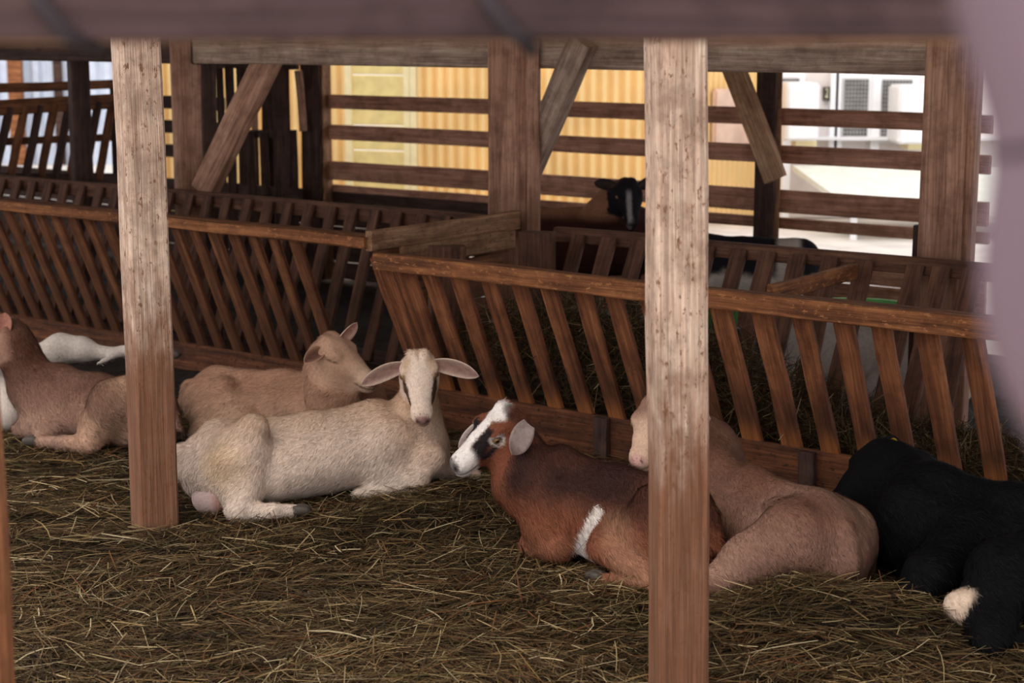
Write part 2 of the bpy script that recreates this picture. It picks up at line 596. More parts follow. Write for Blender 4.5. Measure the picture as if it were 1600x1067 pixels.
b0 = onv(318, 101, MV); b1 = onv(1452, 113, MV)
beam = plank('beam', W(b0 @ UV - .01, MV, (zb + zt_) / 2), W(b1 @ UV + .05, MV, (zb + zt_) / 2), zt_ - zb, .12, M['beam'], wdir=ZV, jit=.004, bev=.008, segs=9)
tag(beam, 'grey-brown weathered beam spanning the posts behind the hay racks', 'beam')
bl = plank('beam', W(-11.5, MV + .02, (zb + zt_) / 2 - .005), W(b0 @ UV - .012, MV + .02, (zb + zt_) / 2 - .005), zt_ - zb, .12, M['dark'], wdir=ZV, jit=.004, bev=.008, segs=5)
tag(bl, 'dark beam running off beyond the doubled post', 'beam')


def vpost(px, py, v, w, t, mat, label, z0=-.05, z1=2.24, face=UV, group=None):
    q = onv(px, py, v)
    return post('timber_post', np.array([q[0], q[1], z0]), np.array([q[0], q[1], z1]), w, t, mat, face, label, group=group)


# centre post: broad plank face, a batten and a second batten
c = onv(790, 220, MV - .06)
cp = empty('timber_post', (c[0], c[1], 0)); tag(cp, 'built-up post with battens behind the red-brown goat, carrying a diagonal brace', 'post')
plank('post_core', c + (-c[2] - .05) * ZV, c + (2.24 - c[2]) * ZV, .155, .11, M['post_mid'], cp, wdir=toward(c, -4), jit=.003, bev=.006)
c2 = onv(819, 220, MV - .03)
plank('batten', c2 + (-c2[2] - .05) * ZV, c2 + (2.24 - c2[2]) * ZV, .05, .10, M['post_mid'], cp, wdir=toward(c2, -4), jit=.002)
c3 = onv(834, 220, MV - .05)
plank('batten', c3 + (-c3[2] - .05) * ZV, c3 + (2.24 - c3[2]) * ZV, .055, .11, M['post_mid'], cp, wdir=toward(c3, -4), jit=.002)
# right post
c = onv(1478, 240, MV)
rp = empty('timber_post', (c[0], c[1], 0)); tag(rp, 'thick brown knotty post at the open end of the right hay rack', 'post')
plank('post_core', c + (-c[2] - .05) * ZV, c + (2.24 - c[2]) * ZV, .17, .12, M['post_mid'], rp, wdir=toward(c, -12), jit=.003, bev=.007)
c2 = onv(1518, 240, MV + .03)
plank('batten', c2 + (-c2[2] - .05) * ZV, c2 + (2.24 - c2[2]) * ZV, .05, .1, M['post_mid'], rp, wdir=toward(c2, -12), jit=.002)
c3 = onv(1438, 352, MV + .1)
plank('batten', c3 + (-c3[2] - .05) * ZV, c3 + (.83 - c3[2]) * ZV, .05, .05, M['dark'], rp, wdir=toward(c3, -12), jit=.002)
# left doubled post
c = onv(295, 200, MV - .02)
lp = empty('timber_post', (c[0], c[1], 0)); tag(lp, 'doubled dark brown post beside the pale front post, with a leaning brace', 'post')
plank('post_core', c + (-c[2] - .05) * ZV, c + (2.24 - c[2]) * ZV, .165, .12, M['post_mid'], lp, wdir=toward(c, 6), jit=.003, bev=.006)
c2 = onv(327, 200, MV + .02)
plank('batten', c2 + (-c2[2] - .05) * ZV, c2 + (1.44 - c2[2]) * ZV, .075, .1, M['dark'], lp, wdir=toward(c2, 6), jit=.003)
# braces
def brace(pa, pb, v, w, t, mat, label, v2=None):
    a = onv(pa[0], pa[1], v); b = onv(pb[0], pb[1], v if v2 is None else v2)
    o = plank('diagonal_brace', a, b, w, t, mat, wdir=np.cross((b - a) / np.linalg.norm(b - a), VV), jit=.003, bev=.005)
    tag(o, label, 'brace')


brace((318, 300), (424, 80), MV - .1, .15, .07, M['post_mid'], 'dark leaning brace from the doubled post up to the grey beam', MV)
brace((826, 262), (912, 62), MV + .0, .125, .07, M['beam'], 'pale diagonal brace rising from the built-up post to the beam', MV - .1)

# ------------------------------------------------------------------ hay racks
def rack(name, label, group, u0, u1, vtF, vbF, vbR, vtR, zt, zb_, sF, sR, mats, rail_h, rail_t=.045, sw=.072, bh=.17, wide=(), rear_h=None):
    r = empty(name, W((u0 + u1) / 2, (vbF + vbR) / 2, 0)); tag(r, label, 'hay rack', group)
    plank('top_rail', W(u0, vtF - .012, zt + rail_h / 2), W(u1, vtF - .012, zt + rail_h / 2), rail_h, rail_t, mats[1], r, wdir=ZV, segs=10, jit=.0035)
    plank('top_rail', W(u0 + .03, vtF + .045, zt + rail_h * .45), W(u1, vtF + .045, zt + rail_h * .45), .05, .06, mats[0], r, wdir=VV, segs=10, jit=.005)
    rear_h = rear_h or rail_h
    plank('top_rail', W(u0, vtR, zt + rail_h - rear_h / 2), W(u1, vtR, zt + rail_h - rear_h / 2), rear_h, rail_t, mats[2], r, wdir=ZV, segs=8)
    for k, s in enumerate(sF):
        w_ = sw * random.uniform(.92, 1.1) if k not in wide else sw * 1.55
        ds = random.uniform(-.008, .008)
        plank('slat', W(s, vbF + .012, zb_ - .05), W(s + ds, vtF + .022, zt + rail_h * .6), w_, .024, mats[0], r, wdir=UV, segs=4, jit=.0022)
    for s in sR:
        plank('slat', W(s, vbR - .012, zb_ - .05), W(s + random.uniform(-.01, .01), vtR - .03, zt + rail_h * .6), sw * random.uniform(.95, 1.1), .024, mats[2], r, wdir=UV, segs=3, jit=.003)
    plank('bottom_board', W(u0, vbF - .016, zb_ - bh / 2), W(u1, vbF - .016, zb_ - bh / 2), bh, .03, M['board'], r, wdir=ZV, segs=8)
    plank('bottom_board', W(u0, vbR + .016, zb_ - bh / 2), W(u1, vbR + .016, zb_ - bh / 2), bh, .03, M['dark'], r, wdir=ZV, segs=4)
    plank('trough_floor', W(u0, (vbF + vbR) / 2, .03), W(u1, (vbF + vbR) / 2, .03), vbR - vbF, .03, M['dark'], r, wdir=VV, segs=2)
    return r


def u_at(px, py, v):
    return float(onv(px, py, v) @ UV)


# right rack: slats read from their feet
sF = [u_at(x, y, 5.27) for x, y in ((697, 617), (738, 622), (780, 627), (826, 633), (872, 639), (919, 646), (967, 653), (1016, 660), (1068, 668), (1123, 677), (1180, 688), (1242, 697), (1301, 706), (1360, 714), (1420, 722), (1489, 733), (1560, 743))]
sF = [sF[0] - .1] + sF + [sF[-1] + .155, sF[-1] + .31, sF[-1] + .46]
sR = [u_at(x, 420, 6.12) for x in (905, 950, 1000, 1050, 1105, 1153, 1200, 1250, 1302, 1350, 1428, 1470, 1520)]
uL = u_at(590, 418, 4.97)
rackR = rack('hay_rack', 'wooden V-shaped hay rack with slanting slats behind the red-brown and black goats', 'hay racks', uL, -1.25, 4.98, 5.27, 5.86, 6.15, .68, .165, sF, sR, (M['rack'], M['rack_rail'], M['rack_back']), .065, wide=(0, 1))
# its own stub posts and cross pieces
q = onv(698, 470, 5.45); plank('corner_post', np.array([q[0], q[1], 0]), np.array([*onv(698, 384, 5.45)]), .15, .07, M['rack_back'], rackR, wdir=toward(q, 10), jit=.002)
q = onv(840, 470, 5.95); plank('corner_post', np.array([q[0], q[1], 0]), np.array([*onv(840, 362, 5.95)]), .15, .08, M['rack_back'], rackR, wdir=toward(q, -14), jit=.002)
q1 = onv(1205, 458, 5.3); q2 = onv(1335, 424, 6.05)
plank('cross_bar', q1, q2, .06, .03, M['rack_rail'], rackR, wdir=ZV, jit=.002)
for x, y in ((940, 690), (1262, 730)):
    q = onv(x, y, 5.22); plank('batten', np.array([q[0], q[1], 0]), np.array([q[0], q[1], .165]), .06, .03, M['dark'], rackR, wdir=UV)

# left rack
vF, vB = 5.27, 5.57
def uu(px, py): return u_at(px, py, vB)


sL = [uu(435, 560)]
for k in range(3): sL.append(sL[-1] + .128)
for k in range(1, 26): sL.append(sL[0] - .128 * k)
uE = u_at(578, 378, 5.27)
sL = [s for s in sL if s < uE - .05]
sLR = [uE - .2 - .15 * k for k in range(29)]
rackL = rack('hay_rack', 'dark wooden V-shaped hay rack behind the two tan goats', 'hay racks', -9.3, uE, vF, vB, 5.95, 6.22, .715, .105, sL, sLR, (M['rack_left'], M['rack_rail'], M['rack_back']), .048, sw=.062, bh=.16, rear_h=.08)
# end of the left rack: top planks and stacked end boards
a = W(uE + .012, vF - .02, .745); b = W(uE + .012, 6.26, .745)
plank('end_rail', a, b, .085, .035, M['plank_pale'], rackL, wdir=ZV, segs=6)
plank('end_rail', W(uE + .035, vF + .16, .665), W(uE + .035, 6.2, .665), .085, .03, M['plank_pale'], rackL, wdir=ZV, segs=6)
zz = .70
for k in range(6):
    h = (.095, .10, .09, .11, .10, .1)[k]
    zc = zz - h / 2
    f = (zc - .105) / (.715 - .105)
    va = vB + (vF - vB) * f + .01; vb = 5.95 + (6.22 - 5.95) * f
    plank('end_board', W(uE, va + random.uniform(-.015, .015), zc), W(uE, vb, zc), h - .006, .028, M['rack_left'], rackL, wdir=ZV, jit=.003)
    zz -= h

# hay heaped inside the right rack
def hay():
    n = 16000
    u_ = RNG.uniform(uL + .12, -1.4, n)
    vv = RNG.uniform(0, 1, n)
    top = np.interp(u_, [uL, -4.15, -3.6, -3.2, -2.7, -1.4], [.30, .56, .50, .36, .20, .17])
    z = .05 + (top - .05) * RNG.random(n) ** .45
    f = np.clip((z - .165) / (.68 - .165), 0, 1)
    vlo = 5.29 - .27 * f; vhi = 5.84 + .25 * f
    v_ = vlo + (vhi - vlo) * (.05 + .9 * vv ** 1.3)
    P = u_[:, None] * UV + v_[:, None] * VV + z[:, None] * ZV
    col = straw_colors(n, .6) * RNG.uniform(.6, 1.2, (n, 1))
    o = ribbons(n, P, RNG.uniform(.06, .22, n), RNG.uniform(.0015, .003, n), RNG.uniform(0, 6.28, n), RNG.normal(-.2, .6, n), RNG.normal(0, .1, n), RNG.uniform(0, 3, n), col, 'hay')
    tag(o, 'loose hay heaped behind the slats of the right hay rack', 'hay', kind='stuff')


hay()

# ------------------------------------------------------------------ far rail fence
RV = 8.1
def on_r(px, py, v=RV): return onv(px, py, v)


fr = empty('rail_fence', W(-4.5, RV, 0)); tag(fr, 'brown rail fence of level boards closing the back of the barn', 'fence')
ua = u_at(500, 200, RV) ; ub = u_at(1545, 250, RV)
for (z0, z1) in ((1.115, 1.205), (.915, 1.01), (.655, .775)):
    plank('rail', W(ua, RV + .03, (z0 + z1) / 2), W(ub, RV + .03, (z0 + z1) / 2 - .004), z1 - z0, .03, M['rail_far'], fr, wdir=ZV, segs=8)
plank('rail', W(ua, RV + .06, .59), W(ub, RV + .06, .59), .06, .03, M['rail_far'], fr, wdir=ZV, segs=8)
for px in (1198,):
    q = on_r(px, 230, RV - .05); plank('post', np.array([q[0], q[1], 0]), np.array([q[0], q[1], 1.6]), .105, .1, M['dark'], fr, wdir=toward(q, -10))
q = on_r(1216, 230, RV + .0); plank('post', np.array([q[0], q[1], 0]), np.array([q[0], q[1], 1.6]), .03, .09, M['plank_pale'], fr, wdir=toward(q, 0))
qa = on_r(1141, 92, RV - .15); qb = on_r(1212, 280, RV - .15)
plank('brace', qa, qb, .12, .05, M['plank_light'], fr, wdir=np.cross((qb - qa) / np.linalg.norm(qb - qa), VV))
q = on_r(488, 200, RV - .05); plank('post', np.array([q[0], q[1], 0]), np.array([q[0], q[1], 1.43]), .125, .12, M['dark'], fr, wdir=toward(q, -10))
q = on_r(507, 200, RV + .0); plank('post', np.array([q[0], q[1], 0]), np.array([q[0], q[1], 1.6]), .05, .09, M['plank_pale'], fr, wdir=toward(q, -40))  # pale strip stands in for the lit right side of the dark post
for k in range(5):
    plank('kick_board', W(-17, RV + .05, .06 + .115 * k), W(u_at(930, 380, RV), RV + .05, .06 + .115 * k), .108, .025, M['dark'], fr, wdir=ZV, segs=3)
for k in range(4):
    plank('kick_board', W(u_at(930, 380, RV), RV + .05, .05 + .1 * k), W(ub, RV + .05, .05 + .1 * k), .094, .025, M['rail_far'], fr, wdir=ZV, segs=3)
# left stretch of the fence, seen between the front post and the doubled post
u2 = u_at(200, 200, RV); u3 = u_at(345, 200, RV)
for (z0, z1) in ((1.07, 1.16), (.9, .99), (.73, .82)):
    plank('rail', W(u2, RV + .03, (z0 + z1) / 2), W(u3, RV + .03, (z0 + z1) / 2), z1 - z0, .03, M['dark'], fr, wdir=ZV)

# gate of upright boards between the doubled post and the fence
gt = empty('board_gate', on_r(415, 300)); gt.location.z = 0; tag(gt, 'dark gate of upright boards between the doubled post and the back fence', 'gate')
for px, w_ in ((392, .055), (413, .055), (441, .11), (362, .06)):
    q = on_r(px, 250, RV - .25)
    top = {392: .96, 413: .96, 441: 1.5, 362: 1.38}[px]
    plank('upright_board', np.array([q[0], q[1], 0]), np.array([q[0], q[1], top]), w_, .03, M['dark'], gt, wdir=toward(q, 0))
qa = on_r(345, 300, RV - .22); qb = on_r(470, 312, RV - .22)
plank('cross_board', np.array([qa[0], qa[1], .56]), np.array([qb[0], qb[1], .56]), .1, .03, M['dark'], gt, wdir=ZV)
plank('cross_board', np.array([qa[0], qa[1], 1.39]), np.array([qb[0], qb[1], 1.39]), .05, .03, M['dark'], gt, wdir=ZV)
qa = on_r(352, 225, RV - .2); qb = on_r(424, 215, RV - .2)
plank('cross_board', np.array([qa[0], qa[1], .93]), np.array([qb[0], qb[1], .95]), .05, .03, M['dark'], gt, wdir=ZV)
q = on_r(464, 160, RV - .15); q2 = on_r(474, 205, RV - .15)
plank('brace', np.array([*on_r(466, 110, RV - .15)]), q2, .05, .03, M['post_mid'], gt, wdir=UV)

for px, w_, top, mt in ((381, .07, 1.4, 'dark'), (399, .045, 1.45, 'post_mid'), (420, .08, 1.45, 'dark'), (459, .05, .98, 'dark'), (347, .05, 1.42, 'dark')):
    q = on_r(px, 250, RV - .19)
    plank('upright_board', np.array([q[0], q[1], 0]), np.array([q[0], q[1], top]), w_, .03, M[mt], gt, wdir=toward(q, 0))

# ------------------------------------------------------------------ rack far left, running away from the viewer
Y3 = 11.2
r3 = empty('hay_rack', atY(60, 300, Y3)); r3.location.z = 0
tag(r3, 'far raised slatted hay rack standing beyond the left rack', 'hay rack', 'hay racks')
A0 = atY(-60, 172, Y3 - .2); A1 = atY(185, 157, Y3 + .7)
plank('top_rail', A0, A1, .1, .04, M['rack_left'], r3, wdir=ZV)
plank('top_rail', atY(-60, 140, Y3 - .1), atY(185, 131, Y3 + .8), .06, .03, M['rack_left'], r3, wdir=ZV)
B0 = atY(-60, 282, Y3 - .2); B1 = atY(185, 280, Y3 + .7)
plank('bottom_rail', B0, B1, .09, .04, M['dark'], r3, wdir=ZV)
plank('middle_rail', atY(-60, 224, Y3 + .1), atY(185, 214, Y3 + 1.0), .05, .03, M['rack_left'], r3, wdir=ZV)
for k in range(10):
    f = (k + .5) / 10.5
    pt = A0 + (A1 - A0) * (f + .06); pb = B0 + (B1 - B0) * (f - .035)
    d = np.array([0, -.03, 0])
    plank('slat', pb + d, pt + d, .055, .022, M['rack_left'] if k % 2 else M['dark'], r3, wdir=(1, 0, 0))
for px, yy in ((-40, Y3 - .1), (190, Y3 + .8)):
    q = atY(px, 300, yy); plank('leg', np.array([q[0], q[1], 0]), np.array([q[0], q[1], 1.25]), .09, .09, M['dark'], r3, wdir=(1, 0, 0))
q = atY(128, 250, 10.6)
post('timber_post', np.array([q[0], q[1], -.05]), np.array([q[0], q[1], 2.24]), .115, .12, M['dark'], toward(q, 12), 'nearly black post standing before the far raised rack')

# ------------------------------------------------------------------ yellow building
def corrugated(name, a, b, z0, z1, pitch, depth, mat, parent):
    a = np.asarray(a, float); b = np.asarray(b, float)
    d = b - a; L = np.linalg.norm(d[:2]); d = d / L
    nrm = np.array([d[1], -d[0], 0])
    n = int(L / pitch * 8)
    V, Fc = [], []
    for i in range(n + 1):
        s = L * i / n
        ph = (s / pitch) % 1.0
        h = depth * (min(max((.5 - abs(ph - .5)) * 5 - .6, 0), 1))
        p = a + d * s + nrm * h
        V.append((p[0], p[1], z0)); V.append((p[0], p[1], z1))
    for i in range(n):
        Fc.append((2 * i, 2 * i + 2, 2 * i + 3, 2 * i + 1))
    return mesh_obj(name, V, Fc, mat, parent)


def wpt(px, py, a, b):
    """point of the wall plane through a,b hit by a pixel"""
    d = np.array([b[0] - a[0], b[1] - a[1], 0]); n = np.array([d[1], -d[0], 0])
    r = ray(px, py)
    t = ((np.array([a[0], a[1], 0]) - C0) @ n) / (r @ n)
    return C0 + r * t


wa = atY(225, 300, 16.2); wb = atY(1100, 300, 14.2)
yb = empty('yellow_building', ((wa[0] + wb[0]) / 2, (wa[1] + wb[1]) / 2, 0)); tag(yb, 'yellow building clad in upright corrugated sheet beyond the back fence', 'building')
d1 = wpt(549, 200, wa, wb); d2 = wpt(650, 200, wa, wb)
corrugated('cladding', wa, d1, -.06, 3.4, .1, .05, M['yellow'], yb)
corrugated('cladding', d2, wb, -.06, 3.4, .1, .05, M['yellow'], yb)
dd = (d2 - d1); dd[2] = 0; dl = np.linalg.norm(dd); dn = np.array([dd[1], -dd[0], 0]) / dl
door = empty('door', (0, 0, 0)); door.parent = yb; door.location = Vector([float(x) for x in (d1 + d2) / 2]) - yb.location; door.location.z = 0
for k in range(13):
    zc = .02 + .22 * k
    plank('plank', np.array([*(d1 + dn * .01)[:2], zc]), np.array([*(d2 + dn * .01)[:2], zc]), .212, .03, M['cream'], door, wdir=ZV, jit=.001, segs=1, bev=.006)
for p in (d1, d2, d1 + dd * .9):
    pp = p + dn * .04
    plank('jamb', np.array([pp[0], pp[1], -.06]), np.array([pp[0], pp[1], 3.0]), .06, .04, M['cream_line'], door, wdir=dd, jit=.001, segs=1)
# plinth ledge along the wall
plank('plinth', np.array([*(wa + dn * .1)[:2], .02]), np.array([*(wb + dn * .1)[:2], .02]), .12, .14, M['yellow_edge'], yb, wdir=ZV, jit=.001, segs=2)
# return wall with stone panel, towards the right
wc = atY(1075, 300, 15.0); wd = atY(1192, 300, 15.6)
corrugated('side_cladding', wc, wd, -.06, 3.4, .066, .02, M['yellow'], yb)
sa = wpt(1112, 180, wc, wd); sb_ = wpt(1176, 180, wc, wd)
sz0 = wpt(1140, 228, wc, wd)[2]; sz1 = wpt(1140, 138, wc, wd)[2]
boxm('stone_panel', (*((sa + sb_) / 2)[:2] - np.array([0, .06]), (sz0 + sz1) / 2), (np.linalg.norm((sb_ - sa)[:2]), .06, sz1 - sz0), M['stone'], yb, rot=math.atan2((sb_ - sa)[1], (sb_ - sa)[0]), bev=.02)

# ------------------------------------------------------------------ white building with meshed windows
YW = 15.4
def wp(px, py, dy=0.0): return atY(px, py, YW + dy)


wbld = empty('white_building', (wp(1340, 300)[0], YW, 0)); tag(wbld, 'white building with meshed windows beyond the back fence', 'building')
def rect(name, x0, y0, x1, y1, dy, th, mat, parent, bev=.0):
    a = wp(x0, y0, dy); b = wp(x1, y1, dy)
    return boxm(name, ((a[0] + b[0]) / 2, YW + dy + th / 2, (a[2] + b[2]) / 2), (abs(b[0] - a[0]), th, abs(a[2] - b[2])), mat, parent, bev=bev)


a = wp(1214, 0); b = wp(1640, 0)
boxm('wall', ((a[0] + b[0]) / 2, YW + .25, 1.7), (b[0] - a[0], .3, 3.5), M['white'], wbld)
for (x0, x1, y0, y1) in ((1222, 1247, 123, 209), (1317, 1355, 124, 213), (1380, 1423, 125, 215)):
    fw = rect('window', x0 - 9, y0 - 9, x1 + 9, y1 + 8, .04, .06, M['white2'], wbld, .01)
    gw = rect('pane', x0, y0, x1, y1, .025, .03, M['glass'], fw) if False else None
    a = wp(x0, y0, .0); b = wp(x1, y1, .0)
    def sub(name, c, size, mat):
        return boxm(name, c, size, mat, None)
    pane = mesh_obj('pane', [(a[0], YW + .03, a[2]), (b[0], YW + .03, a[2]), (b[0], YW + .03, b[2]), (a[0], YW + .03, b[2])], [(0, 1, 2, 3)], M['glass'])
    pane.parent = fw; pane.matrix_basis = Matrix.Translation(-root_loc(fw))
    V, Fc = [], []
    def bar(p0, p1, q0, q1):
        i = len(V); V.extend([(p0, YW + .02, q0), (p1, YW + .02, q0), (p1, YW + .02, q1), (p0, YW + .02, q1)]); Fc.append((i, i + 1, i + 2, i + 3))
    nx = max(4, int(abs(b[0] - a[0]) / .028)); nz = int(abs(a[2] - b[2]) / .035)
    for i in range(nx + 1):
        x = a[0] + (b[0] - a[0]) * i / nx; bar(x - .003, x + .003, b[2], a[2])
    for i in range(nz + 1):
        z = b[2] + (a[2] - b[2]) * i / nz; bar(a[0], b[0], z - .003, z + .003)
    ms = mesh_obj('wire_mesh', V, Fc, M['mesh']); ms.parent = fw; ms.matrix_basis = Matrix.Translation(-root_loc(fw))
for x0 in (1308, 1366, 1300):
    rect('pilaster', x0, 85, x0 + 5, 300, .02, .08, M['white2'], wbld)
rect('sill', 1216, 214, 1640, 219, -.04, .14, M['white2'], wbld)
pq = rect('number_plaque', 1287, 136, 1296, 157, .05, .05, M['plaque'], wbld)
a = wp(1292, 146, .045)
cu = bpy.data.curves.new('figure_text', 'FONT'); cu.body = '2'; cu.size = .12; cu.align_x = 'CENTER'; cu.align_y = 'CENTER'; cu.extrude = .004
to = bpy.data.objects.new('figure', cu); COL.objects.link(to)
to.rotation_euler = (math.pi / 2, 0, 0); to.parent = pq; to.scale = (.5, 1, 1)
to.location = Vector([float(t) for t in a]) - root_loc(pq)
cu.materials.append(M['plaque_text'])
me_ = to.to_mesh().copy(); me_.materials.clear(); me_.materials.append(M['plaque_text'])
tm = bpy.data.objects.new('figure', me_); COL.objects.link(tm); tm.parent = pq; tm.matrix_basis = to.matrix_basis.copy()
bpy.data.objects.remove(to); tm.name = 'figure'
for (x0, x1, y0, y1, lab) in ((1231, 1281, 130, 221, 'white metal cabinet on the white wall beside the small number plaque'), (1408, 1460, 134, 226, 'white metal cabinet by the white wall nearer the thick knotty post')):
    a = wp(x0, y0, -.5); b = wp(x1, y1, -.5)
    cb = empty('wall_cabinet', ((a[0] + b[0]) / 2, YW - .3, b[2])); tag(cb, lab, 'cabinet')
    boxm('body', ((a[0] + b[0]) / 2, YW - .21, (a[2] + b[2]) / 2), (b[0] - a[0], .46, a[2] - b[2]), M['white2'], cb, bev=.02)
    boxm('door', ((a[0] + b[0]) / 2, YW - .455, (a[2] + b[2]) / 2 - .01), (b[0] - a[0] - .03, .03, a[2] - b[2] - .05), M['white2'], cb, bev=.01)
    boxm('bracket', ((a[0] + b[0]) / 2 + .06, YW - .15, b[2] - .03), (.18, .34, .05), M['cream_line'], cb)
# pale awning slab sloping under the windows
sl = [wp(1238, 258, -.4), wp(1640, 262, -.4), wp(1640, 345, -1.6), wp(1322, 318, -1.6)]
V = [tuple(p) for p in sl] + [tuple(p - ZV * .05) for p in sl]
aw = mesh_obj('awning', V, [(0, 3, 2, 1), (4, 5, 6, 7), (0, 1, 5, 4), (1, 2, 6, 5), (2, 3, 7, 6), (3, 0, 4, 7)], M['tarp'], wbld)
for px in (1228,):
    a = wp(px, 250, -.3); plank('downpipe', np.array([a[0], a[1], -.06]), np.array([a[0], a[1], .75]), .07, .07, M['white2'], wbld, wdir=(1, 0, 0), jit=0)
rp_ = wp(1500, 300, -1.5); plank('awning_prop', np.array([rp_[0], rp_[1], -.06]), rp_ - ZV * .04, .07, .07, M['white2'], wbld, wdir=(1, 0, 0), jit=0)
rp_ = wp(1335, 318, -1.5); plank('awning_prop', np.array([rp_[0], rp_[1], -.06]), rp_, .05, .05, M['white2'], wbld, wdir=(1, 0, 0), jit=0)
# small timber strut across the upper corner by the right post
qa = onv(1417, 112, RV + .5); qb = onv(1452, 140, RV + .5)
# ------------------------------------------------------------------ pale blue shed far left
ba = atY(-260, 200, 22); bb = atY(268, 200, 22)
bs = empty('blue_shed', ((ba[0] + bb[0]) / 2, 22, 0)); tag(bs, 'pale blue sheet-clad shed beyond the far raised rack', 'building')
corrugated('cladding', ba, bb, -.06, 3.6, .18, .05, M['blue'], bs)
for x0, x1, mt in ((80, 92, 'plaque'), (8, 30, 'fore_post')):
    a = atY(x0, 60, 21.8); b = atY(x1, 60, 21.8)
    boxm('door_leaf' if mt == 'plaque' else 'timber_upright', ((a[0] + b[0]) / 2, 21.85, 1.2), (b[0] - a[0], .08, 2.5), M['dark'] if mt == 'plaque' else M[mt], bs)

# green tub and white bucket behind the right rack
def tub(name, px, py, Y, r, h, mat, label, cat):
    q = atY(px, py, Y); q[2] = 0
    prof = [(0, 0), (r * .8, 0), (r * .84, .02), (r, h), (r * 1.06, h), (r * 1.06, h + .015), (r * .96, h + .015), (r * .78, .03), (0, .03)]
    n = 24; V, Fc = [], []
    for (rr, z) in prof:
        for j in range(n):
            V.append((q[0] + rr * math.cos(2 * math.pi * j / n), q[1] + rr * math.sin(2 * math.pi * j / n), q[2] + z))
    for i in range(len(prof) - 1):
        for j in range(n):
            Fc.append((i * n + j, i * n + (j + 1) % n, (i + 1) * n + (j + 1) % n, (i + 1) * n + j))
    tag(mesh_obj(name, V, Fc, mat, smooth=True), label, cat)


tub('feed_tub', 1345, 455, 8.1, .26, .3, M['green'], 'round green feed tub behind the right hay rack', 'tub')
tub('feed_tub', 1120, 430, 8.8, .12, .2, M['green'], 'smaller green tub near the back fence beyond the right hay rack', 'tub')

# ------------------------------------------------------------------ foreground fence parts close to the camera
YF = 1.3
z65 = atY(800, 62, YF)[2]
fg = empty('front_fence', (0, YF, 0)); tag(fg, 'blurred front fence with a thick mauve-brown top rail close to the viewer', 'fence')
plank('top_rail', (-1.1, YF, z65 + .06), (1.1, YF, z65 + .06), .12, .05, M['fore'], fg, wdir=ZV, segs=6, jit=.001)
plank('edge_strip', (-1.1, YF + .04, z65 + .002), (1.1, YF + .04, z65 + .004), .012, .03, M['plank_pale'], fg, wdir=ZV, segs=4, jit=.001)
for sx in (-1.05, 1.05):
    plank('post', (sx, YF + .08, -.06), (sx, YF + .08, 1.8), .1, .1, M['fore_post'], fg, wdir=(1, 0, 0))
for px in (78, 778):
    a = atY(px - 22, -12, YF - .03); b = atY(px + 6, 30, YF - .034); c_ = atY(px + 40, 60, YF - .028)
    tube('wire_tie', [a, (a + b) / 2 + np.array([-.002, 0, 0]), b, (b + c_) / 2 + np.array([.0, 0, -.003]), c_, c_ + np.array([.006, .04, -.008])], .006, M['wire'], fg, n=8)
q = atz(-26, 1120, 0)
q = atY(-14, 700, 2.6)
post('timber_post', np.array([q[0] - .012, 2.6, -.06]), np.array([q[0] - .012, 2.6, 2.0]), .05, .05, M['fore_post'], (1, 0, 0), 'blurred warm brown post close to the viewer beside the lying tan goat')
# bent pipe on the right
YP = .65
pp = [atY(1548, -220, YP), atY(1562, -60, YP), atY(1592, 60, YP), atY(1625, 170, YP), atY(1634, 250, YP), atY(1622, 340, YP), atY(1612, 440, YP), atY(1628, 540, YP), atY(1680, 640, YP), atY(1745, 760, YP)]
pl = pp[-1]
pp += [np.array([pl[0] + .03, YP, pl[2] - .12]), np.array([pl[0] + .05, YP, .6]), np.array([pl[0] + .05, YP, -.06])]
# smooth the path
def smooth_path(P, it=2):
    P = [np.asarray(p, float) for p in P]
    for _ in range(it):
        Q = [P[0]]
        for i in range(len(P) - 1):
            Q += [P[i] * .75 + P[i + 1] * .25, P[i] * .25 + P[i + 1] * .75]
        Q.append(P[-1]); P = Q
    return P


pe = empty('bent_pipe', (pp[-1][0], YP, -.06)); tag(pe, 'blurred bent lilac-grey pipe close to the viewer beside the black goat', 'pipe')
tube('pipe', smooth_path(pp), .0203, M['pipe'], pe, n=20)
a = atY(1632, 206, YP); b = atY(1636, 222, YP)
tube('collar', [a, b], .0218, M['wire'], pe, n=20)

# ------------------------------------------------------------------ implicit-surface animals
def nrm(a):
    a = np.asarray(a, float); return a / np.linalg.norm(a)


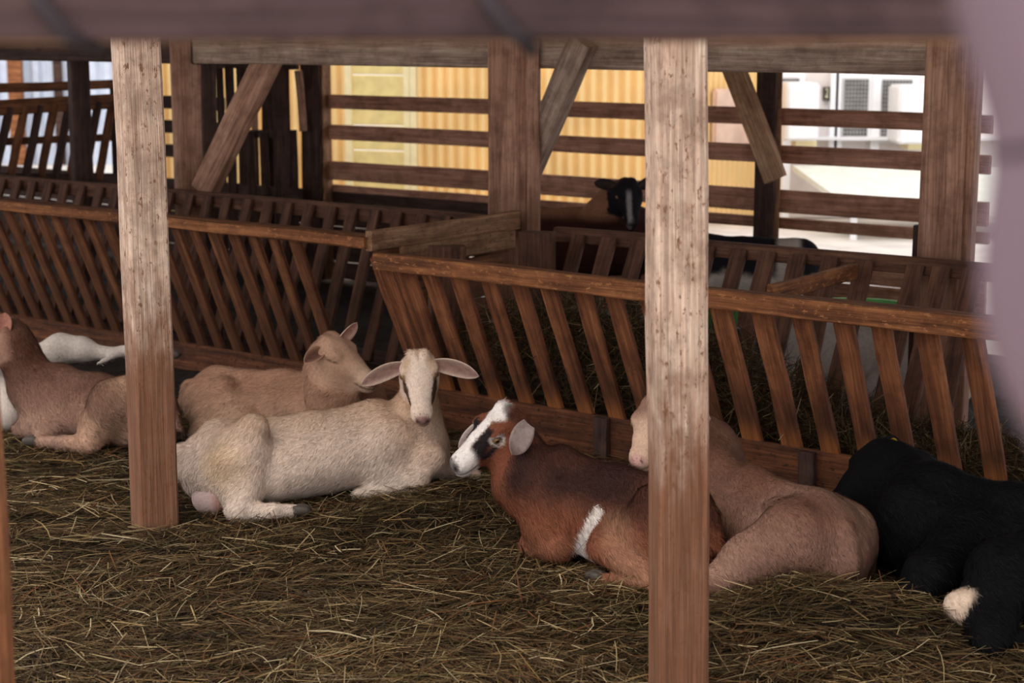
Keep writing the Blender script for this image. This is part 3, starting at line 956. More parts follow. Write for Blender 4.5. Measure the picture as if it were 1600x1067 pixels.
class Blob:
    def __init__(self):
        self.p = []

    def cone(self, a, b, r1, r2, k=.05):
        self.p.append(('c', np.asarray(a, float), np.asarray(b, float), r1, r2, k))

    def chain(self, pts, k=.04):
        for (a, r1), (b, r2) in zip(pts[:-1], pts[1:]):
            self.cone(a, b, r1, r2, k)

    def ell(self, c, axes, rad, k=.06):
        self.p.append(('e', np.asarray(c, float), np.asarray(axes, float), np.asarray(rad, float), 0, k))

    def cut(self, c, r, k=.015):
        self.p.append(('s', np.asarray(c, float), None, r, 0, k))

    def bounds(self):
        lo, hi = [], []
        for t, a, b, r1, r2, k in self.p:
            if t == 'c':
                R = max(r1, r2); lo.append(np.minimum(a, b) - R); hi.append(np.maximum(a, b) + R)
            elif t == 'e':
                R = max(r1); lo.append(a - R); hi.append(a + R)
        return np.min(lo, 0), np.max(hi, 0)

    def mesh(self, h, seed=0, lump=.004):
        lo, hi = self.bounds()
        lo = lo - 4 * h; hi = hi + 4 * h
        n = np.ceil((hi - lo) / h).astype(int) + 1
        D = np.full(n, .25, np.float32)
        ax = [lo[i] + h * np.arange(n[i]) for i in range(3)]
        for t, a, b, r1, r2, k in self.p:
            if t == 'c':
                R = max(r1, r2); l = np.minimum(a, b) - R; u = np.maximum(a, b) + R
            elif t == 'e':
                R = max(r1); l = a - R; u = a + R
            else:
                l = a - r1; u = a + r1
            m = k + 3 * h
            i0 = np.maximum(np.floor((l - m - lo) / h).astype(int), 0); i1 = np.minimum(np.ceil((u + m - lo) / h).astype(int) + 1, n)
            sl = tuple(slice(i0[i], i1[i]) for i in range(3))
            X = ax[0][sl[0]][:, None, None].astype(np.float32); Y = ax[1][sl[1]][None, :, None].astype(np.float32); Z = ax[2][sl[2]][None, None, :].astype(np.float32)
            if t == 'c':
                d = b - a; L2 = max(d @ d, 1e-9)
                T = np.clip(((X - a[0]) * d[0] + (Y - a[1]) * d[1] + (Z - a[2]) * d[2]) / L2, 0, 1)
                dist = np.sqrt((X - a[0] - T * d[0]) ** 2 + (Y - a[1] - T * d[1]) ** 2 + (Z - a[2] - T * d[2]) ** 2) - (r1 + (r2 - r1) * T)
            elif t == 'e':
                q = [(X - a[0]) * b[i][0] + (Y - a[1]) * b[i][1] + (Z - a[2]) * b[i][2] for i in range(3)]
                k0 = np.sqrt(sum((q[i] / r1[i]) ** 2 for i in range(3)))
                k1 = np.sqrt(sum((q[i] / r1[i] ** 2) ** 2 for i in range(3))) + 1e-6
                dist = k0 * (k0 - 1) / k1
            else:
                dist = np.sqrt((X - a[0]) ** 2 + (Y - a[1]) ** 2 + (Z - a[2]) ** 2) - r1
                A = D[sl]; B = -dist
                hh = np.maximum(k - np.abs(A - B), 0) / k
                D[sl] = np.maximum(A, B) + hh * hh * k * .25
                continue
            A = D[sl]
            hh = np.maximum(k - np.abs(A - dist), 0) / k
            D[sl] = np.minimum(A, dist) - hh * hh * k * .25
        V, Q = surface_nets(D, lo, h)
        if lump:
            nv = vert_normals(V, Q)
            V = V + nv * ((fbm(V * 14, seed, 2) - .5) * 2 * lump)[:, None]
        return V, Q


def surface_nets(D, lo, h):
    S = D < 0
    n = np.array(D.shape)
    c = [S[i:n[0] - 1 + i, j:n[1] - 1 + j, k:n[2] - 1 + k] for i in (0, 1) for j in (0, 1) for k in (0, 1)]
    tot = sum(x.astype(np.int8) for x in c)
    act = (tot > 0) & (tot < 8)
    idx = np.argwhere(act)
    vid = np.full(act.shape, -1, np.int64)
    vid[act] = np.arange(len(idx))
    corner = [(i, j, k) for i in (0, 1) for j in (0, 1) for k in (0, 1)]
    val = np.stack([D[idx[:, 0] + i, idx[:, 1] + j, idx[:, 2] + k] for i, j, k in corner], -1)
    acc = np.zeros((len(idx), 3)); cnt = np.zeros(len(idx))
    for a in range(8):
        for b in range(a + 1, 8):
            ca, cb = np.array(corner[a]), np.array(corner[b])
            if np.abs(ca - cb).sum() != 1: continue
            va, vb = val[:, a], val[:, b]
            m = (va < 0) != (vb < 0)
            t = np.where(m, va / np.where(m, va - vb, 1), 0)
            p = ca + (cb - ca) * t[:, None]
            acc += p * m[:, None]; cnt += m
    V = lo + (idx + acc / cnt[:, None]) * h
    quads = []
    for axis in range(3):
        s0 = [slice(0, n[i] - (1 if i == axis else 0)) for i in range(3)]
        s1 = list(s0); s1[axis] = slice(1, n[axis])
        A = S[tuple(s0)]; B = S[tuple(s1)]
        e = np.argwhere(A != B)
        o1, o2 = [(1, 2), (2, 0), (0, 1)][axis]
        ok = (e[:, o1] > 0) & (e[:, o2] > 0) & (e[:, o1] < n[o1] - 1) & (e[:, o2] < n[o2] - 1)
        e = e[ok]
        ins = A[e[:, 0], e[:, 1], e[:, 2]]
        def cell(d1, d2):
            q = e.copy(); q[:, o1] += d1; q[:, o2] += d2
            return vid[q[:, 0], q[:, 1], q[:, 2]]
        f = np.stack([cell(-1, -1), cell(0, -1), cell(0, 0), cell(-1, 0)], -1)
        f[~ins] = f[~ins][:, ::-1]
        quads.append(f)
    return V, np.concatenate(quads)


def vert_normals(V, Q):
    fn = np.cross(V[Q[:, 2]] - V[Q[:, 0]], V[Q[:, 3]] - V[Q[:, 1]])
    N_ = np.zeros_like(V)
    for i in range(4):
        np.add.at(N_, Q[:, i], fn)
    return N_ / (np.linalg.norm(N_, axis=1, keepdims=True) + 1e-12)


def sstep(a, b, x):
    t = np.clip((x - a) / (b - a), 0, 1); return t * t * (3 - 2 * t)


def segd(P, a, b):
    a = np.asarray(a, float); b = np.asarray(b, float); d = b - a
    t = np.clip(((P - a) @ d) / (d @ d), 0, 1)
    return np.linalg.norm(P - a - t[:, None] * d, axis=1)


def mixc(C, c, m):
    return C + (s2l(c) - C) * np.clip(m, 0, 1)[:, None]


class Goat:
    def __init__(self, name, label, org, phi, s, z0=0.0, group='goats lying in the pen', zs=1.0):
        self.zs = zs
        self.org = np.array([org[0], org[1], z0]); self.phi = math.radians(phi); self.s = s
        self.f = np.array([math.cos(self.phi), math.sin(self.phi), 0]); self.l = np.array([-self.f[1], self.f[0], 0])
        self.B = Blob(); self.name = name
        self.root = empty(name, (org[0], org[1], z0)); tag(self.root, label, 'goat', group)
        self.hooves = []

    def w(self, x, y, z):
        return self.org + self.s * (x * self.f + y * self.l + z * self.zs * ZV)

    def ell(self, x, y, z, rx, ry, rz, k=.07, tilt=0.0):
        A = np.array([self.f * math.cos(tilt) + ZV * math.sin(tilt), self.l, ZV * math.cos(tilt) - self.f * math.sin(tilt)])
        self.B.ell(self.w(x, y, z), A, np.array([rx, ry, rz * self.zs]) * self.s, k)

    def cone(self, a, b, r1, r2, k=.05):
        self.B.cone(self.w(*a), self.w(*b), r1 * self.s, r2 * self.s, k)

    def trunk(self, hip=1.0):
        self.ell(.14, 0, .185, .29, .15, .165)
        self.ell(-.14, 0, .165, .29, .172, .16)
        self.cone((.28, 0, .335), (.0, 0, .325), .045, .04, .05)
        self.cone((.0, 0, .325), (-.34, 0, .325), .04, .05, .05)
        self.ell(-.36, 0, .19, .145, .14, .16)
        self.ell(.27, 0, .31, .09, .055, .085, .05)
        self.ell(.38, 0, .17, .11, .1, .15)
        for y in (-1, 1):
            self.ell(.28, y * .10, .18, .12, .055, .16, .035, -.35)
            self.ell(-.26, y * .10, .315, .05, .035, .035 * hip, .04)
        # tail
        self.cone((-.49, 0, .27), (-.535, 0, .15), .03, .016, .03)

    def foreleg(self, y):
        self.cone((.33, y * .13, .11), (.20, y * .145, .07), .062, .045, .05)
        self.cone((.20, y * .145, .06), (.45, y * .125, .05), .042, .034, .03)
        self.cone((.45, y * .125, .045), (.27, y * .11, .025), .03, .02, .02)

    def hindleg(self, y):
        self.ell(-.25, y * .155, .15, .16, .065, .13, .05, .25)
        self.cone((-.10, y * .20, .13), (-.36, y * .205, .06), .06, .034, .04)
        self.cone((-.36, y * .205, .045), (-.12, y * .235, .03), .032, .02, .02)
        self.hooves.append((self.w(-.12, y * .235, .03), self.f))

    def stand(self):
        self.ell(.05, 0, .56, .36, .15, .18)
        self.ell(-.3, 0, .58, .17, .135, .15); self.ell(.33, 0, .57, .14, .115, .17)
        self.cone((.3, 0, .69), (-.34, 0, .68), .05, .055, .06)
        for y in (-1, 1):
            self.cone((.30, y * .085, .5), (.31, y * .09, .29), .062, .032, .04); self.cone((.31, y * .09, .29), (.30, y * .09, .05), .027, .02, .02)
            self.cone((-.33, y * .09, .55), (-.23, y * .105, .42), .10, .06, .05); self.cone((-.23, y * .105, .42), (-.43, y * .1, .28), .05, .028, .04)
            self.cone((-.43, y * .1, .28), (-.38, y * .1, .05), .026, .02, .02)
            self.hooves.append((self.w(.31, y * .09, .03), self.f)); self.hooves.append((self.w(-.37, y * .1, .03), self.f))
        self.cone((-.45, 0, .62), (-.5, 0, .52), .028, .016, .03)

    def head(self, poll, nose, up=(0, 0, 1), length=None, ef=.084, ebump=True):
        self.ef = ef
        poll = np.asarray(poll, float); nose = np.asarray(nose, float)
        L = np.linalg.norm(nose - poll) if length is None else length
        self.hs = hs = L / .245
        self.hf = hf = nrm(nose - poll)
        up = np.asarray(up, float); self.hn = hn = nrm(up - hf * (up @ hf)); self.hl = hl = np.cross(hn, hf)
        self.poll = poll
        B = self.B
        ax = np.array([hf, hl, hn])
        H = self.hw
        B.ell(H(.045, 0, .0), ax, np.array([.076, .060, .060]) * hs, .022)
        B.ell(H(.11, 0, -.008), ax, np.array([.075, .052, .046]) * hs, .02)
        B.cone(H(.06, 0, .005), H(.185, 0, -.018), .052 * hs, .033 * hs, .022)
        B.ell(H(.205, 0, -.024), ax, np.array([.040, .038, .034]) * hs, .015)
        B.cone(H(.05, 0, -.055), H(.195, 0, -.052), .040 * hs, .019 * hs, .022)
        B.ell(H(.215, 0, -.055), ax, np.array([.024, .022, .017]) * hs, .015)
        for y in (-1, 1):
            B.ell(H(.055, y * .036, -.035), ax, np.array([.05, .022, .043]) * hs, .02)
            if ebump:
                B.ell(H(ef - .011, y * .052, .036), ax, np.array([.026, .014, .012]) * hs, .02)
            B.ell(H(.012, y * .022, .056), ax, np.array([.024, .018, .016]) * hs, .02)
            B.cut(H(.246, y * .019, -.014), .007 * hs, .008)
            B.cut(H(ef, y * .073, .016), .014 * hs, .012)

    def hw(self, f, s, n):
        return self.poll + self.hs * (f * self.hf + s * self.hl + n * self.hn)

    def neck(self, pts, k=.08):
        self.B.chain([(np.asarray(p, float), r) for p, r in pts], k)

    def build(self, h, colfn, hair_n, hair_len=.02, seed=0, hair_head=.008, lump=.0045, hair_w=.00085, flow_down=.7):
        V, Q = self.B.mesh(h, seed, lump)
        nv = vert_normals(V, Q)
        rel = V - self.org
        l = np.stack([rel @ self.f, rel @ self.l, rel[:, 2]], -1) / self.s
        hr = V - self.poll
        hd = np.stack([hr @ self.hf, hr @ self.hl, hr @ self.hn], -1) / self.hs
        hm = ((hd[:, 0] > -.02) & (hd[:, 0] < .28) & (np.abs(hd[:, 1]) < .1) & (hd[:, 2] < .11)).astype(float) * sstep(-.098, -.08, hd[:, 2] - .12 * np.clip(hd[:, 0] - .1, 0, 1)) * sstep(-.025, .035, hd[:, 0] - .25 * np.clip(-hd[:, 2] - .03, 0, 1))
        self.hd = hd
        self.hm = hm
        C = colfn(V, l, hd, hm, nv)
        if self.muzzle is not None:
            noz = sstep(.222, .236, hd[:, 0]) * (1 - sstep(.022, .030, np.abs(hd[:, 1]))) * sstep(-.036, -.030, hd[:, 2]) * hm
            C = mixc(C, self.muzzle, noz * .85)
            nos = np.minimum(np.linalg.norm(hd - [.246, .019, -.014], axis=1), np.linalg.norm(hd - [.246, -.019, -.014], axis=1))
            C = mixc(C, (40, 26, 26), (1 - sstep(.007, .012, nos)) * hm)
            mo = (1 - sstep(.0022, .005, np.abs(hd[:, 2] + .044 + .12 * (hd[:, 0] - .2) * 0))) * sstep(.165, .18, hd[:, 0]) * hm
            C = mixc(C, (70, 48, 44), mo * .8)
        body = big_mesh('body', V, Q, M['fur'], self.root, colors=C, smooth=True, nside=4)
        self.V, self.Q, self.C, self.nv = V, Q, C, nv
        # coat hairs
        if hair_n:
            ar = np.linalg.norm(np.cross(V[Q[:, 2]] - V[Q[:, 0]], V[Q[:, 3]] - V[Q[:, 1]]), axis=1)
            k = RNG.choice(len(Q), hair_n, p=ar / ar.sum())
            a, b = RNG.random((2, hair_n, 1))
            q = Q[k]
            P = (V[q[:, 0]] * (1 - a) + V[q[:, 1]] * a) * (1 - b) + (V[q[:, 3]] * (1 - a) + V[q[:, 2]] * a) * b
            n_ = nv[q[:, 0]]; c_ = C[q[:, 0]]; h_ = hm[q[:, 0]][:, None]
            flow = -self.f * .75 - ZV * flow_down
            flow = flow * (1 - h_) + (-self.hf) * h_
            flow = flow + RNG.normal(0, .28, (hair_n, 3)) + (vnoise(P * 9, 4) - .5)[:, None] * self.l * 1.2
            tg = flow - n_ * (flow * n_).sum(1, keepdims=True); tg /= np.linalg.norm(tg, axis=1, keepdims=True) + 1e-9
            ln = (hair_len * (1 - h_) + hair_head * h_) * RNG.uniform(.6, 1.25, (hair_n, 1))
            d = nrm_rows(tg + n_ * RNG.uniform(.12, .38, (hair_n, 1)))
            sd = np.cross(n_, tg); sd /= np.linalg.norm(sd, axis=1, keepdims=True) + 1e-9
            wv = sd * hair_w * RNG.uniform(.7, 1.3, (hair_n, 1))
            base = P - n_ * .001
            mid = base + d * ln * .55 
            tip = base + d * ln * .9 + tg * ln * .25 - n_ * ln * .06
            T = np.stack([base - wv, base + wv, mid + wv * .8, mid - wv * .8, tip], 1).reshape(-1, 3)
            i5 = np.arange(hair_n)[:, None] * 5
            tri = np.concatenate([i5 + [0, 2, 1], i5 + [0, 3, 2], i5 + [3, 4, 2]], 1).reshape(-1, 3)
            cc = np.repeat(c_ * RNG.uniform(.72, 1.25, (hair_n, 1)), 5, axis=0)
            nn = np.repeat(nrm_rows(n_ + RNG.normal(0, .3, (hair_n, 3))), 5, axis=0)
            ho = big_mesh('coat', T, tri, M['hair'], self.root, colors=np.clip(cc, 0, 1), normals=nn)
            ho['kind'] = 'stuff'
        for p, d in self.hooves:
            self.hoof(p, d)
        return body

    muzzle = (150, 104, 98)

    def hoof(self, p, d, r=.024, L=.05):
        d = nrm(d); s_ = np.cross(ZV, d)
        s_ = nrm(s_) if np.linalg.norm(s_) > .1 else np.array([1, 0, 0.])
        u_ = np.cross(d, s_)
        V, Fc = [], []
        n = 10
        for side in (-1, 1):
            o = len(V)
            for i, (t, rr) in enumerate(((-.3, .8), (.2, 1.0), (.75, .85), (1.0, .35))):
                for j in range(n):
                    a = 2 * math.pi * j / n
                    V.append(p + d * L * t + s_ * (side * r * .5 + math.cos(a) * r * .52 * rr) + u_ * math.sin(a) * r * .85 * rr)
            for i in range(3):
                for j in range(n):
                    Fc.append((o + i * n + j, o + i * n + (j + 1) % n, o + (i + 1) * n + (j + 1) % n, o + (i + 1) * n + j))
            Fc.append(tuple(o + j for j in range(n))[::-1]); Fc.append(tuple(o + 3 * n + j for j in range(n)))
        return mesh_obj('hoof', V, Fc, M['hoof'], self.root, smooth=True)

    def eye(self, y, r=.0125):
        pos = (self.ef, .0535, .019)
        m = (np.abs(self.hd[:, 0] - pos[0]) < .014) & (np.abs(self.hd[:, 2] - pos[2]) < .012) & (self.hd[:, 1] * y > 0) & (np.abs(self.hd[:, 1]) < .09)
        sy = np.median(np.abs(self.hd[m, 1])) if m.any() else pos[1]
        c = self.hw(pos[0], y * (sy - r * .45), pos[2])
        bm = bmesh.new(); bmesh.ops.create_uvsphere(bm, u_segments=16, v_segments=12, radius=r * self.hs)
        V = [np.array(v.co) + c for v in bm.verts]; Fc = [[v.index for v in f.verts] for f in bm.faces]
        bm.free()
        e = mesh_obj('eye', V, Fc, M['eye'], self.root, smooth=True)
        out = nrm(self.hl * y + self.hf * .25 + self.hn * .12)
        a = nrm(self.hf - out * (self.hf @ out)); b = np.cross(out, a)
        V, n = [], 16
        for j in range(n):
            t = 2 * math.pi * j / n
            p = out * r * .98 + a * math.cos(t) * r * .55 + b * math.sin(t) * r * .26
            V.append(c + nrm(p) * r * 1.02 * self.hs)
        V.append(c + out * r * 1.05 * self.hs)
        pu = mesh_obj('pupil', V, [(j, (j + 1) % n, n) for j in range(n)], M['pupil'], None)
        pu.parent = e; pu.matrix_basis = Matrix.Translation(-root_loc(e))

    def ear(self, y, d, face, L, Wd, droop=(0, 0, 0), outer=(200, 170, 145), inner=(150, 110, 100), base=(.018, .056, .018), cup=.35, tipc=None):
        """leaf-shaped ear: d direction, face = where the inside looks"""
        b = self.hw(base[0], y * base[1], base[2])
        d = nrm(d); face = np.asarray(face, float); face = nrm(face - d * (face @ d)); sd = np.cross(d, face)
        droop = np.asarray(droop, float)
        nt, nw = 16, 9
        F_, Bk, Ci, Co = [], [], [], []
        for i in range(nt):
            t = i / (nt - 1)
            wv = Wd * (.42 + .62 * math.sin(math.pi * min(t * .9 + .08, 1)) ** .8) * (math.sqrt(max(1 - ((t - .72) / .28) ** 2, 0)) if t > .72 else 1) + .0008
            c = b + d * L * t + droop * t * t
            for j in range(nw):
                q = -1 + 2 * j / (nw - 1)
                cp_ = cup * wv * (q * q) * (1.5 - t)
                p = c + sd * wv * q + face * cp_
                th = .0035 * (1 - .7 * abs(q)) * (1.3 - .6 * t) + .0008
                F_.append(p); Bk.append(p - face * th * 2)
                e_ = abs(q) ** 3
                sp = .75 + .45 * vnoise(np.array([t * 14, q * 3.0, 5.0 + y]))
                ci = s2l(inner) * sp * (1 - e_) + s2l(outer) * e_
                if tipc is not None: ci = ci + (s2l(tipc) - ci) * sstep(.6, 1, t)
                Ci.append(ci); Co.append(s2l(outer) * (.85 + .2 * sp))
        V = F_ + Bk; C = np.array(Ci + Co); o = len(F_)
        Fc = []
        for i in range(nt - 1):
            for j in range(nw - 1):
                a_ = i * nw + j
                Fc.append((a_, a_ + 1, a_ + nw + 1, a_ + nw)); Fc.append((o + a_ + nw, o + a_ + nw + 1, o + a_ + 1, o + a_))
        for i in range(nt - 1):
            for j in (0, nw - 1):
                a_ = i * nw + j
                Fc.append((a_, a_ + nw, o + a_ + nw, o + a_) if j == 0 else (a_ + nw, a_, o + a_, o + a_ + nw))
        e = mesh_obj('ear', V, Fc, M['fur'], self.root, smooth=True, colors=C)
        return e

    def tuft(self, name, base, d, L, r, col, n=60):
        d = nrm(d); a = nrm(np.cross(d, [.3, .5, .8])); b = np.cross(d, a)
        V, Fc, C = [], [], []
        for i in range(n):
            an, rr = RNG.random() * 6.28, r * math.sqrt(RNG.random())
            o = a * math.cos(an) * rr + b * math.sin(an) * rr
            tipo = d * L * RNG.uniform(.7, 1.05) + o * .35 + a * RNG.normal(0, r * .25) + b * RNG.normal(0, r * .25)
            p = base + o; w_ = nrm(np.cross(d, RNG.normal(0, 1, 3))) * r * .16
            k = len(V); V += [p - w_, p + w_, base + tipo * .6 + o * .4 + w_ * .8, base + tipo * .6 + o * .4 - w_ * .8, base + tipo]
            Fc += [(k, k + 1, k + 2, k + 3), (k + 3, k + 2, k + 4)]
            C += [s2l(col) * RNG.uniform(.7, 1.15)] * 5
        return mesh_obj(name, V, Fc, M['hair'], self.root, colors=np.array(C))


def nrm_rows(a):
    return a / (np.linalg.norm(a, axis=1, keepdims=True) + 1e-12)


def pz(px, py, z): return atz(px, py, z)


def eye_ring(C, hd, hm, col, r0=.014, r1=.021):
    ef = g.ef
    for y in (-1, 1):
        d = np.linalg.norm((hd - [ef, y * .062, .019]) * [1, .5, 1.25], axis=1)
        C = mixc(C, col, (1 - sstep(r0, r1, d)) * hm * .85)
    return C


TOW = np.array([0, -1.0, .25])      # roughly towards the viewer

# ---- cream goat in the middle, looking at the viewer
g = Goat('goat', 'cream white goat looking out with ears held sideways, lying behind the pale front post', (-.70, 5.80), 27, .93, .01, zs=.84)
g.trunk(1.25); g.foreleg(1); g.hindleg(1)
g.B.chain([(pz(395, 668, .30), .05), (pz(372, 715, .20), .085), (pz(376, 765, .10), .055), (pz(372, 797, .045), .04)], .05)
g.B.chain([(pz(372, 797, .042), .036), (pz(425, 800, .035), .024), (pz(458, 797, .032), .022)], .02)
g.hooves.append((pz(462, 797, .032), nrm(pz(480, 797, .03) - pz(450, 797, .03))))
g.B.chain([(pz(560, 715, .13), .07), (pz(600, 742, .075), .05), (pz(655, 752, .06), .036)], .05)
g.B.chain([(pz(655, 753, .055), .034), (pz(610, 765, .035), .024), (pz(560, 772, .03), .02)], .02)
g.B.chain([(pz(672, 715, .13), .06), (pz(695, 738, .05), .035), (pz(742, 742, .03), .022)], .04)
poll = atY(654, 562, 5.90); nose = atY(659, 642, 5.77)
g.head(poll, nose, (0, -1, .7), .24, ef=.075)
g.neck([(g.w(.28, 0, .20), .11), (atY(655, 690, 5.98), .09), (atY(652, 640, 5.98), .066), (g.hw(.03, 0, -.03), .05)], .06)


def col_cream(V, l, hd, hm, nv):
    n1 = fbm(V * 6, 1); n2 = fbm(V * 22, 2)
    C = np.tile(s2l((232, 208, 188)), (len(V), 1))
    C = mixc(C, (204, 170, 140), sstep(.22, .36, l[:, 2]) * (.35 + .8 * n1) * (1 - hm))
    C = mixc(C, (206, 166, 130), sstep(.2, .4, l[:, 0]) * (1 - hm) * (.2 + .7 * n1))
    C = mixc(C, (214, 176, 118), (1 - sstep(.03, .11, segd(V, pz(356, 722, .2), pz(362, 755, .12)))) * .6 * (.3 + n1))
    C = mixc(C, (232, 214, 198), (1 - sstep(.05, .2, l[:, 2])) * .6)
    C = C * (.88 + .24 * n2)[:, None]
    h2 = np.stack([hd[:, 0], np.abs(hd[:, 1])], -1); st = segd(h2, (.088, .056), (.176, .041)) + .02 * (hd[:, 2] < -.05)
    C = mixc(C, (74, 50, 36), (1 - sstep(.0035, .0075, st + .006 * (n2 - .5))) * hm)
    C = mixc(C, (188, 152, 118), (1 - sstep(.01, .03, np.minimum(segd(hd, (.03, .035, .05), (.075, .05, .03)), segd(hd, (.03, -.035, .05), (.075, -.05, .03))))) * hm * .8)
    C = mixc(C, (150, 112, 84), (1 - sstep(.002, .006, np.abs(hd[:, 1]))) * (1 - sstep(.02, .06, hd[:, 0])) * sstep(.03, .05, hd[:, 2]) * hm * .7)
    return eye_ring(C, hd, hm, (84, 60, 46), .012, .018)


g.build(.0078, col_cream, 100000, .02, 1)
for y in (1, -1): g.eye(y)
for y, tip in ((1, (744, 590)), (-1, (571, 602))):
    bs_ = g.hw(.03, y * .05, .012)
    t_ = atY(tip[0], tip[1], 5.83)
    dv = t_ - bs_
    g.ear(y, dv + ZV * .035, TOW + ZV * -.1, np.linalg.norm(dv), .027, -ZV * .03, (206, 180, 160), (138, 106, 96), base=(.03, .055, .012), cup=.45)
# udder
B = Blob(); B.ell(pz(330, 776, .07), np.eye(3), np.array([.066, .06, .064]), .02); B.ell(pz(346, 780, .05), np.eye(3), np.array([.04, .04, .05]), .02)
V, Q = B.mesh(.008, 3, .001)
nz = fbm(V * 30, 4); cU = mixc(np.tile(s2l((206, 178, 170)), (len(V), 1)), (170, 108, 96), sstep(-.01, .03, V[:, 0] - pz(334, 776, .07)[0]) * (.4 + .8 * nz))
big_mesh('udder', V, Q, M['fur'], g.root, colors=cU, smooth=True, nside=4)

# ---- tan goat behind it, dozing, muzzle to the right
g = Goat('goat', 'tan goat dozing with eyes shut, muzzle beside the ear of the cream goat', (-.905, 6.69), -14, .84, 0, zs=.87)
g.trunk(); g.foreleg(1); g.foreleg(-1); g.hindleg(1); g.hindleg(-1)
g.head(atY(506, 546, 6.42), atY(590, 592, 6.33), (0.1, -.25, 1), .25)
g.neck([(g.w(.33, 0, .22), .12), (atY(522, 622, 6.44), .088), (atY(514, 585, 6.45), .075), (g.hw(.035, 0, -.03), .06)])


def col_tan(V, l, hd, hm, nv):
    n1 = fbm(V * 7, 5); n2 = fbm(V * 24, 6)
    C = np.tile(s2l((190, 150, 124)), (len(V), 1))
    C = mixc(C, (170, 122, 94), sstep(.1, .32, l[:, 2]) * (.1 + .8 * n1) * (1 - hm))
    C = mixc(C, (216, 184, 156), (1 - sstep(.0, .25, l[:, 2])) * .5)
    C = C * (.86 + .28 * n2)[:, None]
    C = mixc(C, (222, 194, 166), sstep(.13, .2, hd[:, 0]) * hm * .5)
    for y in (1, -1):
        C = mixc(C, (80, 54, 44), (1 - sstep(.0018, .0048, segd(np.stack([hd[:, 0], hd[:, 2]], -1), (.056, .018), (.098, .014)) + .05 * (hd[:, 1] * y < .02))) * hm)
    return C


g.build(.0085, col_tan, 70000, .02, 5)
near = -1
g.ear(near, atY(474, 562, 6.3) - g.hw(.012, near * .056, .012), np.array([-.2, -1, .3]), .085, .026, -ZV * .01, (196, 150, 122), (112, 78, 66), cup=.7)
g.ear(1, atY(561, 500, 6.45) - g.hw(.02, .04, .03), np.array([.6, -.6, -.2]), .10, .026, ZV * 0, (214, 180, 156), (176, 130, 116), base=(.03, .035, .04), cup=.5)
g.tuft('beard', g.hw(.14, 0, -.062), np.array([-.45, 0, -.6]), .09, .014, (206, 192, 176), 70)

# ---- brown-grey goat at the far left, looking away
g = Goat('goat', 'grey-tan goat lying behind the pale front post with its neck raised, facing away', (-1.63, 6.63), 150, .76, 0, zs=.97)
g.trunk(); g.foreleg(1); g.foreleg(-1); g.hindleg(-1)
g.B.chain([(pz(215, 605, .26), .06), (pz(178, 630, .20), .085), (pz(150, 668, .10), .055), (pz(138, 694, .045), .04)], .05)
g.B.chain([(pz(138, 694, .045), .036), (pz(95, 692, .04), .025), (pz(60, 688, .035), .022)], .02)
g.hooves.append((pz(56, 688, .035), nrm(pz(40, 688, .03) - pz(70, 688, .03))))
g.B.chain([(pz(95, 655, .1), .06), (pz(70, 672, .06), .04), (pz(38, 668, .05), .03)], .04)
poll = atY(26, 522, 6.78)
g.head(poll, poll + np.array([-.21, .06, -.10]), (0, 0, 1), .24)
g.neck([(g.w(.28, 0, .20), .10), (atY(50, 604, 6.76), .076), (atY(34, 558, 6.78), .058), (g.hw(.03, 0, -.03), .058)])


def col_greytan(V, l, hd, hm, nv):
    n1 = fbm(V * 7, 8); n2 = fbm(V * 24, 9)
    C = np.tile(s2l((152, 116, 98)), (len(V), 1))
    C = mixc(C, (92, 58, 44), sstep(.14, .34, l[:, 2]) * (.35 + .8 * n1) * (1 - hm))
    C = mixc(C, (190, 154, 134), (1 - sstep(0, .2, l[:, 2])) * .6)
    C = mixc(C, (196, 156, 128), (1 - sstep(.04, .14, segd(V, pz(205, 605, .26), pz(140, 690, .05)))) * .8)
    return C * (.85 + .3 * n2)[:, None]


g.build(.0085, col_greytan, 60000, .02, 8)
g.ear(1, np.array([.1, -.05, .9]), np.array([.1, -1, .1]), .085, .03, ZV * 0, (150, 106, 88), (176, 120, 104), base=(.02, .05, .02), cup=.5)
g.ear(-1, np.array([-.3, .6, .1]), np.array([-.5, -.5, .1]), .1, .026, ZV * 0, (150, 106, 88), (176, 120, 104), cup=.5)

# ---- white goat stretched out beyond the grey-tan one
g = Goat('goat', 'white goat stretched out beyond the grey-tan goat, one hind leg showing', (-2.42, 7.18), 160, .8, -.02)
g.trunk(); g.hindleg(-1); g.foreleg(1)
g.B.chain([(g.w(-.36, .0, .2), .1), (atY(95, 546, 7.13), .062), (atY(128, 546, 7.13), .05), (atY(166, 553, 7.13), .024), (atY(215, 546, 7.13), .026), (atY(262, 552, 7.02), .02)], .03)
g.B.chain([(atY(190, 549, 7.13), .02), (atY(152, 569, 7.04), .007)], .01)
g.hooves.append((atY(264, 552, 7.02), np.array([1, -.1, -.1])))
g.B.chain([(g.w(.1, .1, .2), .16), (atY(5, 620, 6.95), .12), (atY(10, 640, 6.85), .09)], .08)
poll = g.w(.62, .1, .38)
g.head(poll, poll + np.array([-.2, -.1, -.1]), (0, 0, 1), .23)
g.neck([(g.w(.33, 0, .22), .12), (g.w(.5, .05, .32), .09), (g.hw(.03, 0, -.03), .055)])


def col_white(V, l, hd, hm, nv):
    n2 = fbm(V * 20, 12)
    C = np.tile(s2l((214, 200, 188)), (len(V), 1))
    return C * (.9 + .2 * n2)[:, None]


g.build(.011, col_white, 12000, .016, 9)
for y in (1, -1): g.ear(y, np.array([.2 * y, -.5 * y, -.1]) + g.hl * y * .3, g.hf, .12, .026, -ZV * .02, (210, 190, 176), (170, 130, 120))

